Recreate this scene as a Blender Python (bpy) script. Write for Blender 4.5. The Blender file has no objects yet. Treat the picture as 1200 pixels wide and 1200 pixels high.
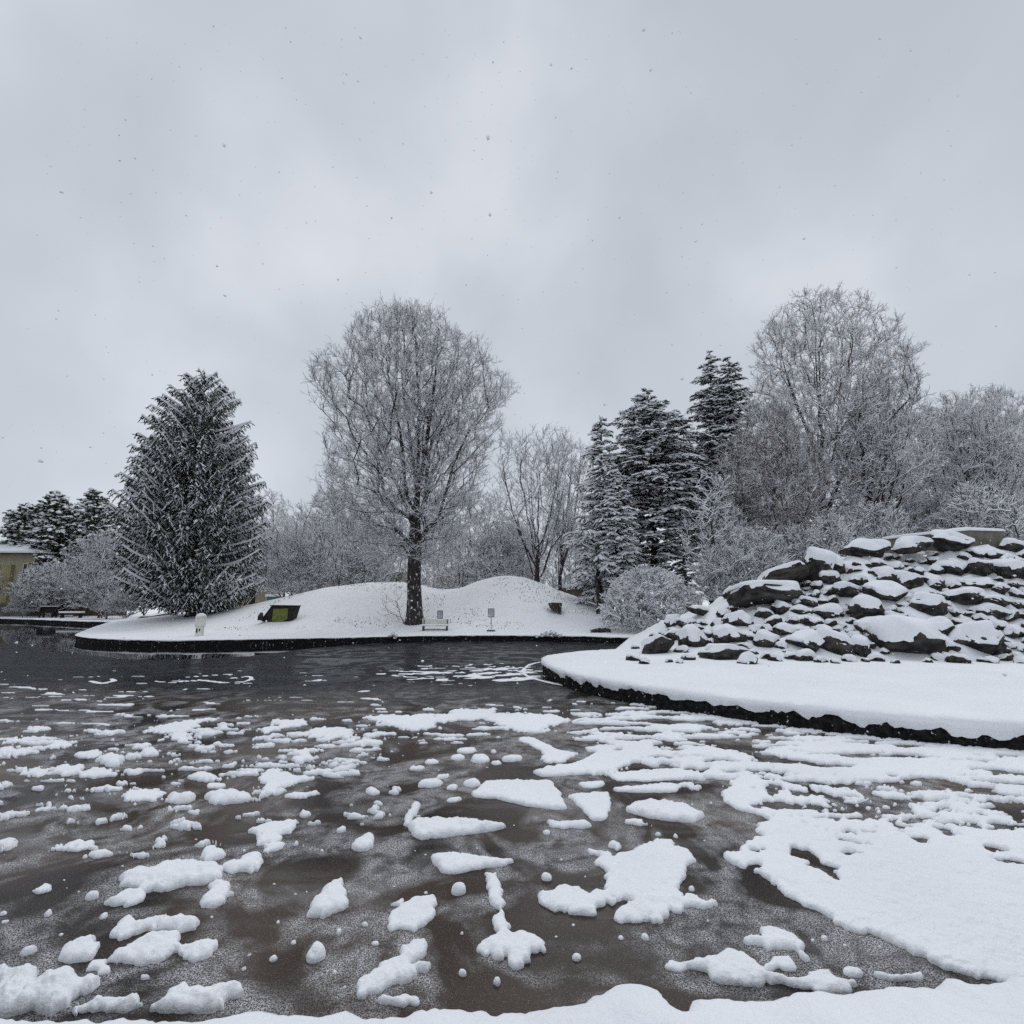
import bpy, bmesh, math, random
import numpy as np
from mathutils import Vector, noise as mnoise, kdtree
from mathutils.geometry import delaunay_2d_cdt

SC = bpy.context.scene
COL = SC.collection
RNG = np.random.default_rng(7)
random.seed(7)
R = math.radians

# ------------------------------------------------------------------ camera
CAMZ = 2.15
PITCH = R(9.9)
CP, SP = math.cos(PITCH), math.sin(PITCH)


def ray(px, py):
    u = (px - 600.0) / 600.0
    v = (600.0 - py) / 600.0
    return u, CP - v * SP, SP + v * CP


def ground(px, py, z=0.0):
    """where the sight line through a photo point meets the level z"""
    dx, dy, dz = ray(px, py)
    t = (z - CAMZ) / dz
    return np.array([dx * t, dy * t, z])


def at(px, py, Y):
    """the point of a sight line at the distance Y in front of the camera"""
    dx, dy, dz = ray(px, py)
    t = Y / dy
    return np.array([dx * t, Y, CAMZ + dz * t])


def topx(x, y, z):
    zz = z - CAMZ
    d = y * CP + zz * SP
    up = -y * SP + zz * CP
    return 600 + 600 * x / d, 600 - 600 * up / d


cam = bpy.data.cameras.new("camera")
cam.sensor_fit = 'HORIZONTAL'
cam.sensor_width = 36.0
cam.lens = 18.0
cam.clip_start = 0.05
cam.clip_end = 6000
camo = bpy.data.objects.new("camera", cam)
COL.objects.link(camo)
camo.location = (0, 0, CAMZ)
camo.rotation_euler = (R(90) + PITCH, 0, 0)
SC.camera = camo

# ------------------------------------------------------------------ light
w = bpy.data.worlds.new("World")
SC.world = w
w.use_nodes = True
nt = w.node_tree
nt.nodes.clear()
N = nt.nodes.new
L = nt.links.new
SUN_EL, SUN_AZ = R(48), R(200)
out = N('ShaderNodeOutputWorld')
bg = N('ShaderNodeBackground')
bg.inputs['Strength'].default_value = 0.1
sky = N('ShaderNodeTexSky')
sky.sky_type = 'NISHITA'
sky.sun_disc = False
sky.sun_elevation = SUN_EL
sky.sun_rotation = SUN_AZ
tc = N('ShaderNodeTexCoord')
mp = N('ShaderNodeMapping')
mp.inputs['Scale'].default_value = (1.3, 1.1, 1.1)
mp.inputs['Location'].default_value = (0.35, 0.2, 0.1)
n1 = N('ShaderNodeTexNoise')
n1.inputs['Scale'].default_value = 2.1
n1.inputs['Detail'].default_value = 4.0
n1.inputs['Roughness'].default_value = 0.46
n1.inputs['Distortion'].default_value = 0.15
cr = N('ShaderNodeValToRGB')
e = cr.color_ramp.elements
e[0].position = 0.33
e[0].color = (5.0, 5.35, 5.93, 1)
e[1].position = 0.70
e[1].color = (7.0, 7.3, 7.85, 1)
m = e.new(0.5)
m.color = (5.65, 6.02, 6.60, 1)
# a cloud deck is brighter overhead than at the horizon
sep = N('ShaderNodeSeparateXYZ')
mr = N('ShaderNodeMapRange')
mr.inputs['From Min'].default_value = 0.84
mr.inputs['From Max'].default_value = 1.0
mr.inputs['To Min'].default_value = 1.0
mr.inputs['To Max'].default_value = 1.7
mul = N('ShaderNodeVectorMath')
mul.operation = 'SCALE'
mix = N('ShaderNodeMix')
mix.data_type = 'RGBA'
mix.inputs['Factor'].default_value = 0.94
L(tc.outputs['Generated'], mp.inputs['Vector'])
L(mp.outputs[0], n1.inputs['Vector'])
L(n1.outputs['Fac'], cr.inputs['Fac'])
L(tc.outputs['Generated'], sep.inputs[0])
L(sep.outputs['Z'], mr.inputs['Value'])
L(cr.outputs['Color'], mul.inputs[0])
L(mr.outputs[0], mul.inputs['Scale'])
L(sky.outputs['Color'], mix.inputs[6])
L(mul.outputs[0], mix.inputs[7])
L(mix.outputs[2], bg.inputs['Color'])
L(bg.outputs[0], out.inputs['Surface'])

sun = bpy.data.lights.new("sun", 'SUN')
sun.energy = 0.85
sun.angle = R(50)
sun.color = (1.0, 0.975, 0.95)
suno = bpy.data.objects.new("sun", sun)
COL.objects.link(suno)
suno.rotation_euler = (R(90) - SUN_EL, 0, R(180) - SUN_AZ + R(180))

SC.view_settings.view_transform = 'Standard'
SC.view_settings.look = 'None'
SC.view_settings.gamma = 1.0
SC.view_settings.exposure = 0.1
SC.view_settings.use_curve_mapping = False
SC.cycles.max_bounces = 6
SC.cycles.diffuse_bounces = 3
SC.cycles.glossy_bounces = 3
SC.cycles.transparent_max_bounces = 4
SC.cycles.use_denoising = False


# ------------------------------------------------------------------ noise
PERM = np.random.default_rng(3).permutation(4096)
VALS = np.random.default_rng(4).random(4096)


def vnoise(x, y, seed=0):
    x = np.asarray(x, float) + seed * 17.31
    y = np.asarray(y, float) + seed * 9.77
    xi = np.floor(x).astype(int)
    yi = np.floor(y).astype(int)
    fx, fy = x - xi, y - yi
    fx = fx * fx * (3 - 2 * fx)
    fy = fy * fy * (3 - 2 * fy)

    def h(a, b):
        return VALS[PERM[(PERM[a & 4095] + b) & 4095]]
    a = h(xi, yi) * (1 - fx) + h(xi + 1, yi) * fx
    b = h(xi, yi + 1) * (1 - fx) + h(xi + 1, yi + 1) * fx
    return a * (1 - fy) + b * fy


def fbm(x, y, seed=0, octs=4, rough=0.5):
    s, a, t = 0.0, 1.0, 0.0
    for k in range(octs):
        s = s + a * vnoise(x * 2 ** k, y * 2 ** k, seed + k * 3)
        t += a
        a *= rough
    return s / t


def sstep(a, b, x):
    t = np.clip((np.asarray(x, float) - a) / (b - a), 0, 1)
    return t * t * (3 - 2 * t)


# ------------------------------------------------------------------ objects
def tag(o, label=None, cat=None, group=None, kind=None):
    if label:
        o['label'] = label
    if cat:
        o['category'] = cat
    if group:
        o['group'] = group
    if kind:
        o['kind'] = kind
    return o


def empty(name, loc=(0, 0, 0), rz=0.0):
    o = bpy.data.objects.new(name, None)
    o.empty_display_size = 0.2
    COL.objects.link(o)
    o.location = [float(v) for v in loc]
    o.rotation_euler = (0, 0, rz)
    return o


def mesh_np(name, verts, quads=None, tris=None, mats=(), mi=None, smooth=True):
    """mesh data from numpy arrays; quads first, then triangles"""
    me = bpy.data.meshes.new(name)
    verts = np.asarray(verts, np.float32)
    nq = 0 if quads is None else len(quads)
    ntri = 0 if tris is None else len(tris)
    me.vertices.add(len(verts))
    me.vertices.foreach_set('co', verts.ravel())
    nl = nq * 4 + ntri * 3
    me.loops.add(nl)
    me.polygons.add(nq + ntri)
    loops, starts = [], []
    if nq:
        loops.append(np.asarray(quads, np.int32).ravel())
        starts.append(np.arange(nq) * 4)
    if ntri:
        loops.append(np.asarray(tris, np.int32).ravel())
        starts.append(nq * 4 + np.arange(ntri) * 3)
    me.loops.foreach_set('vertex_index', np.concatenate(loops).astype(np.int32))
    me.polygons.foreach_set('loop_start', np.concatenate(starts).astype(np.int32))
    if mi is not None:
        me.polygons.foreach_set('material_index', np.asarray(mi, np.int32))
    me.polygons.foreach_set('use_smooth', np.full(nq + ntri, bool(smooth)))
    for mm in mats:
        me.materials.append(mm)
    me.update(calc_edges=True)
    me.validate()
    return me


def obj(name, me, parent=None, loc=(0, 0, 0)):
    o = bpy.data.objects.new(name, me)
    COL.objects.link(o)
    o.location = [float(v) for v in loc]
    if parent is not None:
        o.parent = parent
    return o


class MB:
    """gathers boxes and tubes into one mesh"""

    def __init__(self):
        self.v, self.f = [], []

    def box(self, x0, x1, y0, y1, z0, z1, bev=0.0):
        bm = bmesh.new()
        bmesh.ops.create_cube(bm, size=1)
        for v in bm.verts:
            v.co = Vector((x0 + (v.co.x + .5) * (x1 - x0), y0 + (v.co.y + .5) * (y1 - y0), z0 + (v.co.z + .5) * (z1 - z0)))
        if bev > 0:
            bmesh.ops.bevel(bm, geom=bm.edges[:], offset=bev, segments=2, affect='EDGES', profile=0.5)
        self.add(bm)
        return self

    def add(self, bm):
        n = len(self.v)
        bm.verts.index_update()
        self.v += [tuple(v.co) for v in bm.verts]
        self.f += [tuple(n + v.index for v in f.verts) for f in bm.faces]
        bm.free()

    def tube(self, pts, rad, sides=10, cap=True):
        pts = [Vector(p) for p in pts]
        if not hasattr(rad, '__len__'):
            rad = [rad] * len(pts)
        n = len(self.v)
        for i, p in enumerate(pts):
            d = (pts[min(i + 1, len(pts) - 1)] - pts[max(i - 1, 0)]).normalized()
            a = d.cross(Vector((0, 1, 0)) if abs(d.y) < .9 else Vector((1, 0, 0))).normalized()
            b = d.cross(a)
            for k in range(sides):
                t = 2 * math.pi * k / sides
                self.v.append(tuple(p + (a * math.cos(t) + b * math.sin(t)) * rad[i]))
        for i in range(len(pts) - 1):
            for k in range(sides):
                k2 = (k + 1) % sides
                self.f.append((n + i * sides + k, n + i * sides + k2, n + (i + 1) * sides + k2, n + (i + 1) * sides + k))
        if cap:
            self.f.append(tuple(n + k for k in range(sides)))
            self.f.append(tuple(n + (len(pts) - 1) * sides + k for k in reversed(range(sides))))
        return self

    def prism(self, pts, y0, y1):
        """an outline in x,z pushed from y0 to y1"""
        n, k = len(self.v), len(pts)
        self.v += [(p[0], y0, p[1]) for p in pts] + [(p[0], y1, p[1]) for p in pts]
        self.f.append(tuple(n + i for i in range(k)))
        self.f.append(tuple(n + k + i for i in reversed(range(k))))
        for i in range(k):
            j = (i + 1) % k
            self.f.append((n + i, n + k + i, n + k + j, n + j))
        return self

    def build(self, name, mat, parent=None, smooth=False):
        me = bpy.data.meshes.new(name)
        me.from_pydata(self.v, [], self.f)
        me.materials.append(mat)
        bm = bmesh.new()
        bm.from_mesh(me)
        bmesh.ops.recalc_face_normals(bm, faces=bm.faces[:])
        bm.to_mesh(me)
        bm.free()
        if smooth:
            for p in me.polygons:
                p.use_smooth = True
        return obj(name, me, parent)


def copy_tree(o, parent=None):
    c = o.copy()
    COL.objects.link(c)
    if parent is not None:
        c.parent = parent
    for ch in list(o.children):
        copy_tree(ch, c)
    return c


# ------------------------------------------------------------------ materials
def mat(name, col, rough=0.8, spec=0.3, col2=None, scale=3.0, detail=5, bump=0.0, bscale=20.0, ramp=(0.4, 0.6), stretch=(1, 1, 1), extra=None):
    m = bpy.data.materials.new(name)
    m.use_nodes = True
    t = m.node_tree
    b = t.nodes['Principled BSDF']
    b.inputs['Base Color'].default_value = (*col, 1)
    b.inputs['Roughness'].default_value = rough
    b.inputs['Specular IOR Level'].default_value = spec
    tcn = t.nodes.new('ShaderNodeTexCoord')
    mpn = t.nodes.new('ShaderNodeMapping')
    mpn.inputs['Scale'].default_value = stretch
    t.links.new(tcn.outputs['Object'], mpn.inputs['Vector'])
    if col2 is not None:
        nz = t.nodes.new('ShaderNodeTexNoise')
        nz.inputs['Scale'].default_value = scale
        nz.inputs['Detail'].default_value = detail
        rp = t.nodes.new('ShaderNodeValToRGB')
        rp.color_ramp.elements[0].position = ramp[0]
        rp.color_ramp.elements[0].color = (*col, 1)
        rp.color_ramp.elements[1].position = ramp[1]
        rp.color_ramp.elements[1].color = (*col2, 1)
        t.links.new(mpn.outputs[0], nz.inputs['Vector'])
        t.links.new(nz.outputs['Fac'], rp.inputs['Fac'])
        t.links.new(rp.outputs['Color'], b.inputs['Base Color'])
    if bump > 0:
        nb = t.nodes.new('ShaderNodeTexNoise')
        nb.inputs['Scale'].default_value = bscale
        nb.inputs['Detail'].default_value = 6
        nb.inputs['Roughness'].default_value = 0.6
        bp = t.nodes.new('ShaderNodeBump')
        bp.inputs['Strength'].default_value = bump
        bp.inputs['Distance'].default_value = 0.02
        t.links.new(mpn.outputs[0], nb.inputs['Vector'])
        t.links.new(nb.outputs['Fac'], bp.inputs['Height'])
        t.links.new(bp.outputs[0], b.inputs['Normal'])
    return m


SNOW = mat('snow', (0.80, 0.82, 0.85), rough=0.9, spec=0.15, col2=(0.86, 0.875, 0.90), scale=0.8, detail=3, bump=0.75, bscale=24.0, ramp=(0.3, 0.7))
SNOWF = mat('thin_snow', (0.86, 0.87, 0.89), rough=0.9, spec=0.12, col2=(0.80, 0.81, 0.825), scale=1.3, detail=6, ramp=(0.45, 0.75))
SNOWT = mat('snow_on_twigs', (0.83, 0.845, 0.87), rough=0.9, spec=0.1)
BARK0 = mat('bark', (0.028, 0.024, 0.022), rough=0.95, spec=0.1, col2=(0.075, 0.066, 0.060), scale=9.0, detail=6, bump=0.9, bscale=22, ramp=(0.35, 0.7), stretch=(1, 1, 0.25))
TWIG = mat('twig_bark', (0.050, 0.044, 0.042), rough=0.95, spec=0.1)
TWIGB = mat('twig_bark_brown', (0.082, 0.062, 0.052), rough=0.95, spec=0.1)
NEEDLE = mat('needles_dark', (0.020, 0.027, 0.022), rough=0.85, spec=0.15, col2=(0.045, 0.055, 0.040), scale=1.3, detail=3)
NEEDLEG = mat('needles_green', (0.040, 0.052, 0.030), rough=0.85, spec=0.15, col2=(0.075, 0.085, 0.045), scale=1.6, detail=3)
ROCK = mat('dark_rock', (0.015, 0.015, 0.016), rough=0.9, spec=0.2, col2=(0.10, 0.09, 0.078), scale=2.6, detail=9, bump=1.0, bscale=9, ramp=(0.38, 0.78))
KERB = mat('kerb_stone', (0.010, 0.010, 0.011), rough=0.95, spec=0.08, col2=(0.035, 0.033, 0.031), scale=14.0, detail=8, bump=1.0, bscale=18, ramp=(0.42, 0.72))
CONC = mat('weathered_concrete', (0.10, 0.095, 0.082), rough=0.9, spec=0.2, col2=(0.21, 0.195, 0.165), scale=3.0, detail=8, bump=0.5, bscale=14, ramp=(0.3, 0.7), stretch=(1, 1, .5))
EARTH = mat('bare_earth', (0.045, 0.034, 0.028), rough=0.95, spec=0.1, col2=(0.09, 0.07, 0.058), scale=2.0, bump=0.8, bscale=12)
DARKWOOD = mat('dark_timber', (0.012, 0.012, 0.012), rough=0.8, spec=0.2, col2=(0.03, 0.028, 0.027), scale=6)
BROWNWOOD = mat('brown_timber', (0.06, 0.042, 0.032), rough=0.9, spec=0.15, col2=(0.11, 0.082, 0.064), scale=7, stretch=(1, 1, .2))
YELLOW = mat('ochre_render', (0.33, 0.285, 0.155), rough=0.9, spec=0.15, col2=(0.42, 0.37, 0.21), scale=1.2, detail=5)
CREAM = mat('cream_render', (0.42, 0.38, 0.27), rough=0.9, spec=0.15, col2=(0.50, 0.46, 0.34), scale=1.0, detail=5)
GREYW = mat('grey_plinth', (0.10, 0.092, 0.08), rough=0.9, spec=0.15, col2=(0.16, 0.15, 0.13), scale=2.0, detail=5)
TERRA = mat('brown_roof_edge', (0.12, 0.06, 0.035), rough=0.85, spec=0.15, col2=(0.18, 0.10, 0.06), scale=3)
GLASS = mat('dark_window', (0.015, 0.017, 0.02), rough=0.15, spec=0.5)
MOSS = mat('moss_green_board', (0.095, 0.115, 0.032), rough=0.9, spec=0.1, col2=(0.16, 0.175, 0.06), scale=5, detail=6, bump=0.4)
WHITEP = mat('white_paint', (0.62, 0.62, 0.56), rough=0.6, spec=0.3, col2=(0.72, 0.72, 0.68), scale=8)
GREYP = mat('grey_panel', (0.33, 0.34, 0.35), rough=0.6, spec=0.3, col2=(0.45, 0.46, 0.47), scale=9)
METAL = mat('dark_metal', (0.03, 0.03, 0.032), rough=0.5, spec=0.4)
TEAL = mat('teal_paint', (0.03, 0.16, 0.15), rough=0.5, spec=0.4)
GRASS = mat('dry_grass', (0.05, 0.045, 0.03), rough=0.9, spec=0.1)
SLATE = mat('grey_paint', (0.14, 0.14, 0.15), rough=0.6, spec=0.3)


def snowy_bark(name, src, sc=8.0, lo=.59, zs=.45):
    """bark with driven snow stuck in its furrows"""
    m = src.copy()
    m.name = name
    t = m.node_tree
    b = t.nodes['Principled BSDF']
    col = b.inputs['Base Color'].links[0].from_socket
    tcn = t.nodes.new('ShaderNodeTexCoord')
    mpn = t.nodes.new('ShaderNodeMapping')
    mpn.inputs['Scale'].default_value = (1, 1, zs)
    n = t.nodes.new('ShaderNodeTexNoise')
    n.inputs['Scale'].default_value = sc
    n.inputs['Detail'].default_value = 7
    n.inputs['Roughness'].default_value = .65
    r = t.nodes.new('ShaderNodeValToRGB')
    r.color_ramp.elements[0].position = lo
    r.color_ramp.elements[1].position = lo + .04
    x = t.nodes.new('ShaderNodeMix')
    x.data_type = 'RGBA'
    x.inputs[7].default_value = (.78, .8, .83, 1)
    t.links.new(tcn.outputs['Object'], mpn.inputs[0])
    t.links.new(mpn.outputs[0], n.inputs['Vector'])
    t.links.new(n.outputs['Fac'], r.inputs[0])
    t.links.new(r.outputs[0], x.inputs[0])
    t.links.new(col, x.inputs[6])
    t.links.new(x.outputs[2], b.inputs['Base Color'])
    return m


BARK = snowy_bark('bark_with_driven_snow', BARK0)
KERB = snowy_bark('kerb_with_snow_specks', KERB, 11.0, .63, 1.0)
ROCK = snowy_bark('rock_with_snow_specks', ROCK, 7.0, .655, 1.0)


def ice_material():
    m = bpy.data.materials.new('grey_ice')
    m.use_nodes = True
    t = m.node_tree
    NN, LL = t.nodes.new, t.links.new
    b = t.nodes['Principled BSDF']
    tcn = NN('ShaderNodeTexCoord')

    def noise(scale, detail=4, rough=0.5, dist=0.0, sx=1, sy=1):
        mpn = NN('ShaderNodeMapping')
        mpn.inputs['Scale'].default_value = (sx, sy, 1)
        n = NN('ShaderNodeTexNoise')
        n.inputs['Scale'].default_value = scale
        n.inputs['Detail'].default_value = detail
        n.inputs['Roughness'].default_value = rough
        n.inputs['Distortion'].default_value = dist
        LL(tcn.outputs['Object'], mpn.inputs[0])
        LL(mpn.outputs[0], n.inputs['Vector'])
        return n.outputs['Fac']

    def ramp(src, a, c0, bpos, c1):
        r = NN('ShaderNodeValToRGB')
        r.color_ramp.elements[0].position = a
        r.color_ramp.elements[0].color = (*c0, 1)
        r.color_ramp.elements[1].position = bpos
        r.color_ramp.elements[1].color = (*c1, 1)
        LL(src, r.inputs[0])
        return r.outputs['Color']

    def math_(op, a, c):
        n = NN('ShaderNodeMath')
        n.operation = op
        n.use_clamp = True
        for i, s in enumerate((a, c)):
            if isinstance(s, (int, float)):
                n.inputs[i].default_value = s
            else:
                LL(s, n.inputs[i])
        return n.outputs[0]

    def mixc(f, a, c):
        n = NN('ShaderNodeMix')
        n.data_type = 'RGBA'
        LL(f, n.inputs[0])
        for i, s in ((6, a), (7, c)):
            if isinstance(s, tuple):
                n.inputs[i].default_value = (*s, 1)
            else:
                LL(s, n.inputs[i])
        return n.outputs[2]

    base = ramp(noise(0.55, 4, 0.55, 0.8), 0.35, (0.016, 0.014, 0.014), 0.72, (0.050, 0.037, 0.030))
    # the muddy bottom shows through in the shallows of the near half
    sepn = NN('ShaderNodeSeparateXYZ')
    LL(tcn.outputs['Object'], sepn.inputs[0])
    far = NN('ShaderNodeMapRange')
    far.interpolation_type = 'SMOOTHSTEP'
    far.inputs['From Min'].default_value = 9.5
    far.inputs['From Max'].default_value = 15.0
    wob = NN('ShaderNodeMath')
    wob.operation = 'MULTIPLY_ADD'
    wob.inputs[1].default_value = 6.0
    LL(noise(0.25, 3), wob.inputs[0])
    LL(sepn.outputs['Y'], wob.inputs[2])
    sub = NN('ShaderNodeMath')
    sub.operation = 'SUBTRACT'
    sub.inputs[1].default_value = 3.0
    LL(wob.outputs[0], sub.inputs[0])
    LL(sub.outputs[0], far.inputs['Value'])
    deep = ramp(noise(0.7, 3, 0.5, 0.4, 0.4, 1.4), 0.35, (0.006, 0.007, 0.009), 0.75, (0.019, 0.021, 0.025))
    c = mixc(far.outputs[0], base, deep)
    # brown shoals
    shoal = math_('MULTIPLY', ramp(noise(0.38, 3, 0.5, 0.6, 0.6, 1.3), 0.45, (0, 0, 0), 0.66, (1, 1, 1)), math_('SUBTRACT', 0.95, far.outputs[0]))
    c = mixc(shoal, c, (0.086, 0.064, 0.049))
    # frost: ice crystals gathered in swirls
    swirl = ramp(noise(0.85, 3, 0.5, 1.7), 0.44, (0, 0, 0), 0.57, (1, 1, 1))
    fine = ramp(noise(64.0, 3, 0.75), 0.50, (0, 0, 0), 0.60, (1, 1, 1))
    fine2 = ramp(noise(130.0, 2, 0.65), 0.50, (0, 0, 0), 0.58, (1, 1, 1))
    coarse = ramp(noise(4.5, 4, 0.6, 0.5), 0.36, (0.15, 0.15, 0.15), 0.60, (1, 1, 1))
    fr = math_('MULTIPLY', math_('MULTIPLY', swirl, coarse), math_('ADD', math_('MULTIPLY', fine, 0.62), math_('MULTIPLY', fine2, 0.88)))
    fr = math_('MULTIPLY', fr, math_('SUBTRACT', 1.0, math_('MULTIPLY', far.outputs[0], 0.85)))
    c = mixc(fr, c, (0.60, 0.61, 0.63))
    # a few grains everywhere
    grains = ramp(noise(160.0, 1, 0.5), 0.66, (0, 0, 0), 0.70, (1, 1, 1))
    c = mixc(math_('MULTIPLY', grains, 0.5), c, (0.5, 0.51, 0.53))
    # thin film of snow in wind streaks
    film = ramp(noise(1.0, 5, 0.6, 0.3, 0.35, 1.6), 0.56, (0, 0, 0), 0.74, (1, 1, 1))
    c = mixc(math_('MULTIPLY', math_('MULTIPLY', film, 0.30), math_('SUBTRACT', 1.0, math_('MULTIPLY', far.outputs[0], .75))), c, (0.30, 0.31, 0.33))
    LL(c, b.inputs['Base Color'])
    b.inputs['Roughness'].default_value = 0.28
    rr = ramp(swirl, 0.0, (0.2, 0.2, 0.2), 1.0, (0.6, 0.6, 0.6))
    LL(rr, b.inputs['Roughness'])
    sp = NN('ShaderNodeMapRange')
    sp.inputs['To Min'].default_value = 0.12
    sp.inputs['To Max'].default_value = 0.035
    LL(far.outputs[0], sp.inputs['Value'])
    LL(sp.outputs[0], b.inputs['Specular IOR Level'])
    b.inputs['IOR'].default_value = 1.31
    bp = NN('ShaderNodeBump')
    bp.inputs['Strength'].default_value = 0.05
    bp.inputs['Distance'].default_value = 0.01
    LL(noise(3.0, 5, 0.55, 0.3, 0.5, 1.6), bp.inputs['Height'])
    LL(bp.outputs[0], b.inputs['Normal'])
    return m


ICE = ice_material()


def water_material():
    m = bpy.data.materials.new('open_water')
    m.use_nodes = True
    t = m.node_tree
    b = t.nodes['Principled BSDF']
    b.inputs['Base Color'].default_value = (0.008, 0.009, 0.011, 1)
    b.inputs['Roughness'].default_value = 0.04
    b.inputs['IOR'].default_value = 1.33
    b.inputs['Specular IOR Level'].default_value = 0.45
    tcn = t.nodes.new('ShaderNodeTexCoord')
    n = t.nodes.new('ShaderNodeTexNoise')
    n.inputs['Scale'].default_value = 2.5
    n.inputs['Detail'].default_value = 3
    bp = t.nodes.new('ShaderNodeBump')
    bp.inputs['Strength'].default_value = 0.05
    bp.inputs['Distance'].default_value = 0.01
    t.links.new(tcn.outputs['Object'], n.inputs['Vector'])
    t.links.new(n.outputs['Fac'], bp.inputs['Height'])
    t.links.new(bp.outputs[0], b.inputs['Normal'])
    return m


WATER = water_material()

# ------------------------------------------------------------------ terrain
CREST = [(-60, 740), (150, 726), (215, 719), (250, 716), (275, 712), (300, 707), (340, 697), (380, 688), (430, 682), (470, 681.5), (488, 684), (503, 688), (520, 690.5), (540, 688), (560, 680),
         (578, 675.5), (595, 674), (615, 676), (640, 685), (665, 695), (690, 704), (712, 713), (735, 725), (760, 736)]
YC = 41.0
_c = [at(px, py, YC) for px, py in CREST]
CX = np.array([p[0] for p in _c])
CZ = np.array([p[2] for p in _c])
GZ = 0.38


def ground_z(x, y):
    x = np.asarray(x, float)
    y = np.asarray(y, float)
    h = np.maximum(np.interp(x, CX, CZ) - GZ, 0)
    f = sstep(30.2, YC + 1.0, y)
    f = f * (1 - sstep(YC + 1.0, 51, y)) + 0.0
    z = GZ + h * (0.55 * f + 0.45 * f ** 1.35)
    # small bank in front of the shrubs beyond the far shore
    z = z + 0.9 * np.exp(-((x + 31) / 4.5) ** 2 - ((y - 50) / 3.0) ** 2)
    amp = 0.05 * sstep(31.5, 34, y)
    return z + amp * (fbm(x * .5, y * .5, 5) - .5) * 2


def hit_ground(px, py):
    """where the sight line through a photo point meets the far shore"""
    d = ray(px, py)
    for s_ in np.arange(24, 60, .05):
        z = CAMZ + d[2] * s_
        if z < ground_z(d[0] * s_, d[1] * s_):
            return np.array([d[0] * s_, d[1] * s_, z])
    return at(px, py, 40)


def curve_pts(pts, step):
    """a smooth line through points, evenly stepped"""
    P = np.array(pts, float)[:, :2]
    out_ = []
    for i in range(len(P) - 1):
        p0, p1, p2, p3 = P[max(i - 1, 0)], P[i], P[i + 1], P[min(i + 2, len(P) - 1)]
        n = max(1, int(np.linalg.norm(p2 - p1) / step))
        L_ = np.linalg.norm(p2 - p1) + 1e-9
        m1, m2 = (p2 - p0) / 2, (p3 - p1) / 2
        m1 = m1 * min(1, L_ / (np.linalg.norm(m1) + 1e-9))
        m2 = m2 * min(1, L_ / (np.linalg.norm(m2) + 1e-9))
        for k in range(n):
            t = k / n
            out_.append((2 * t ** 3 - 3 * t ** 2 + 1) * p1 + (t ** 3 - 2 * t ** 2 + t) * m1 + (-2 * t ** 3 + 3 * t ** 2) * p2 + (t ** 3 - t ** 2) * m2)
    out_.append(P[-1])
    return np.array(out_)


def poly_sdf(x, y, poly):
    """signed distance to a polygon, positive inside"""
    P = np.asarray(poly, float)[:, :2]
    x = np.asarray(x, float)
    y = np.asarray(y, float)
    d2 = np.full(x.shape, 1e18)
    inside = np.zeros(x.shape, bool)
    for i in range(len(P)):
        ax, ay = P[i]
        bx, by = P[(i + 1) % len(P)]
        ex, ey = bx - ax, by - ay
        wx, wy = x - ax, y - ay
        t = np.clip((wx * ex + wy * ey) / (ex * ex + ey * ey + 1e-12), 0, 1)
        d2 = np.minimum(d2, (wx - ex * t) ** 2 + (wy - ey * t) ** 2)
        cnd = ((ay > y) != (by > y))
        with np.errstate(divide='ignore', invalid='ignore'):
            xc = (bx - ax) * (y - ay) / (by - ay if by != ay else 1e-12) + ax
        inside ^= cnd & (x < xc)
    return np.where(inside, 1, -1) * np.sqrt(d2)


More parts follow.
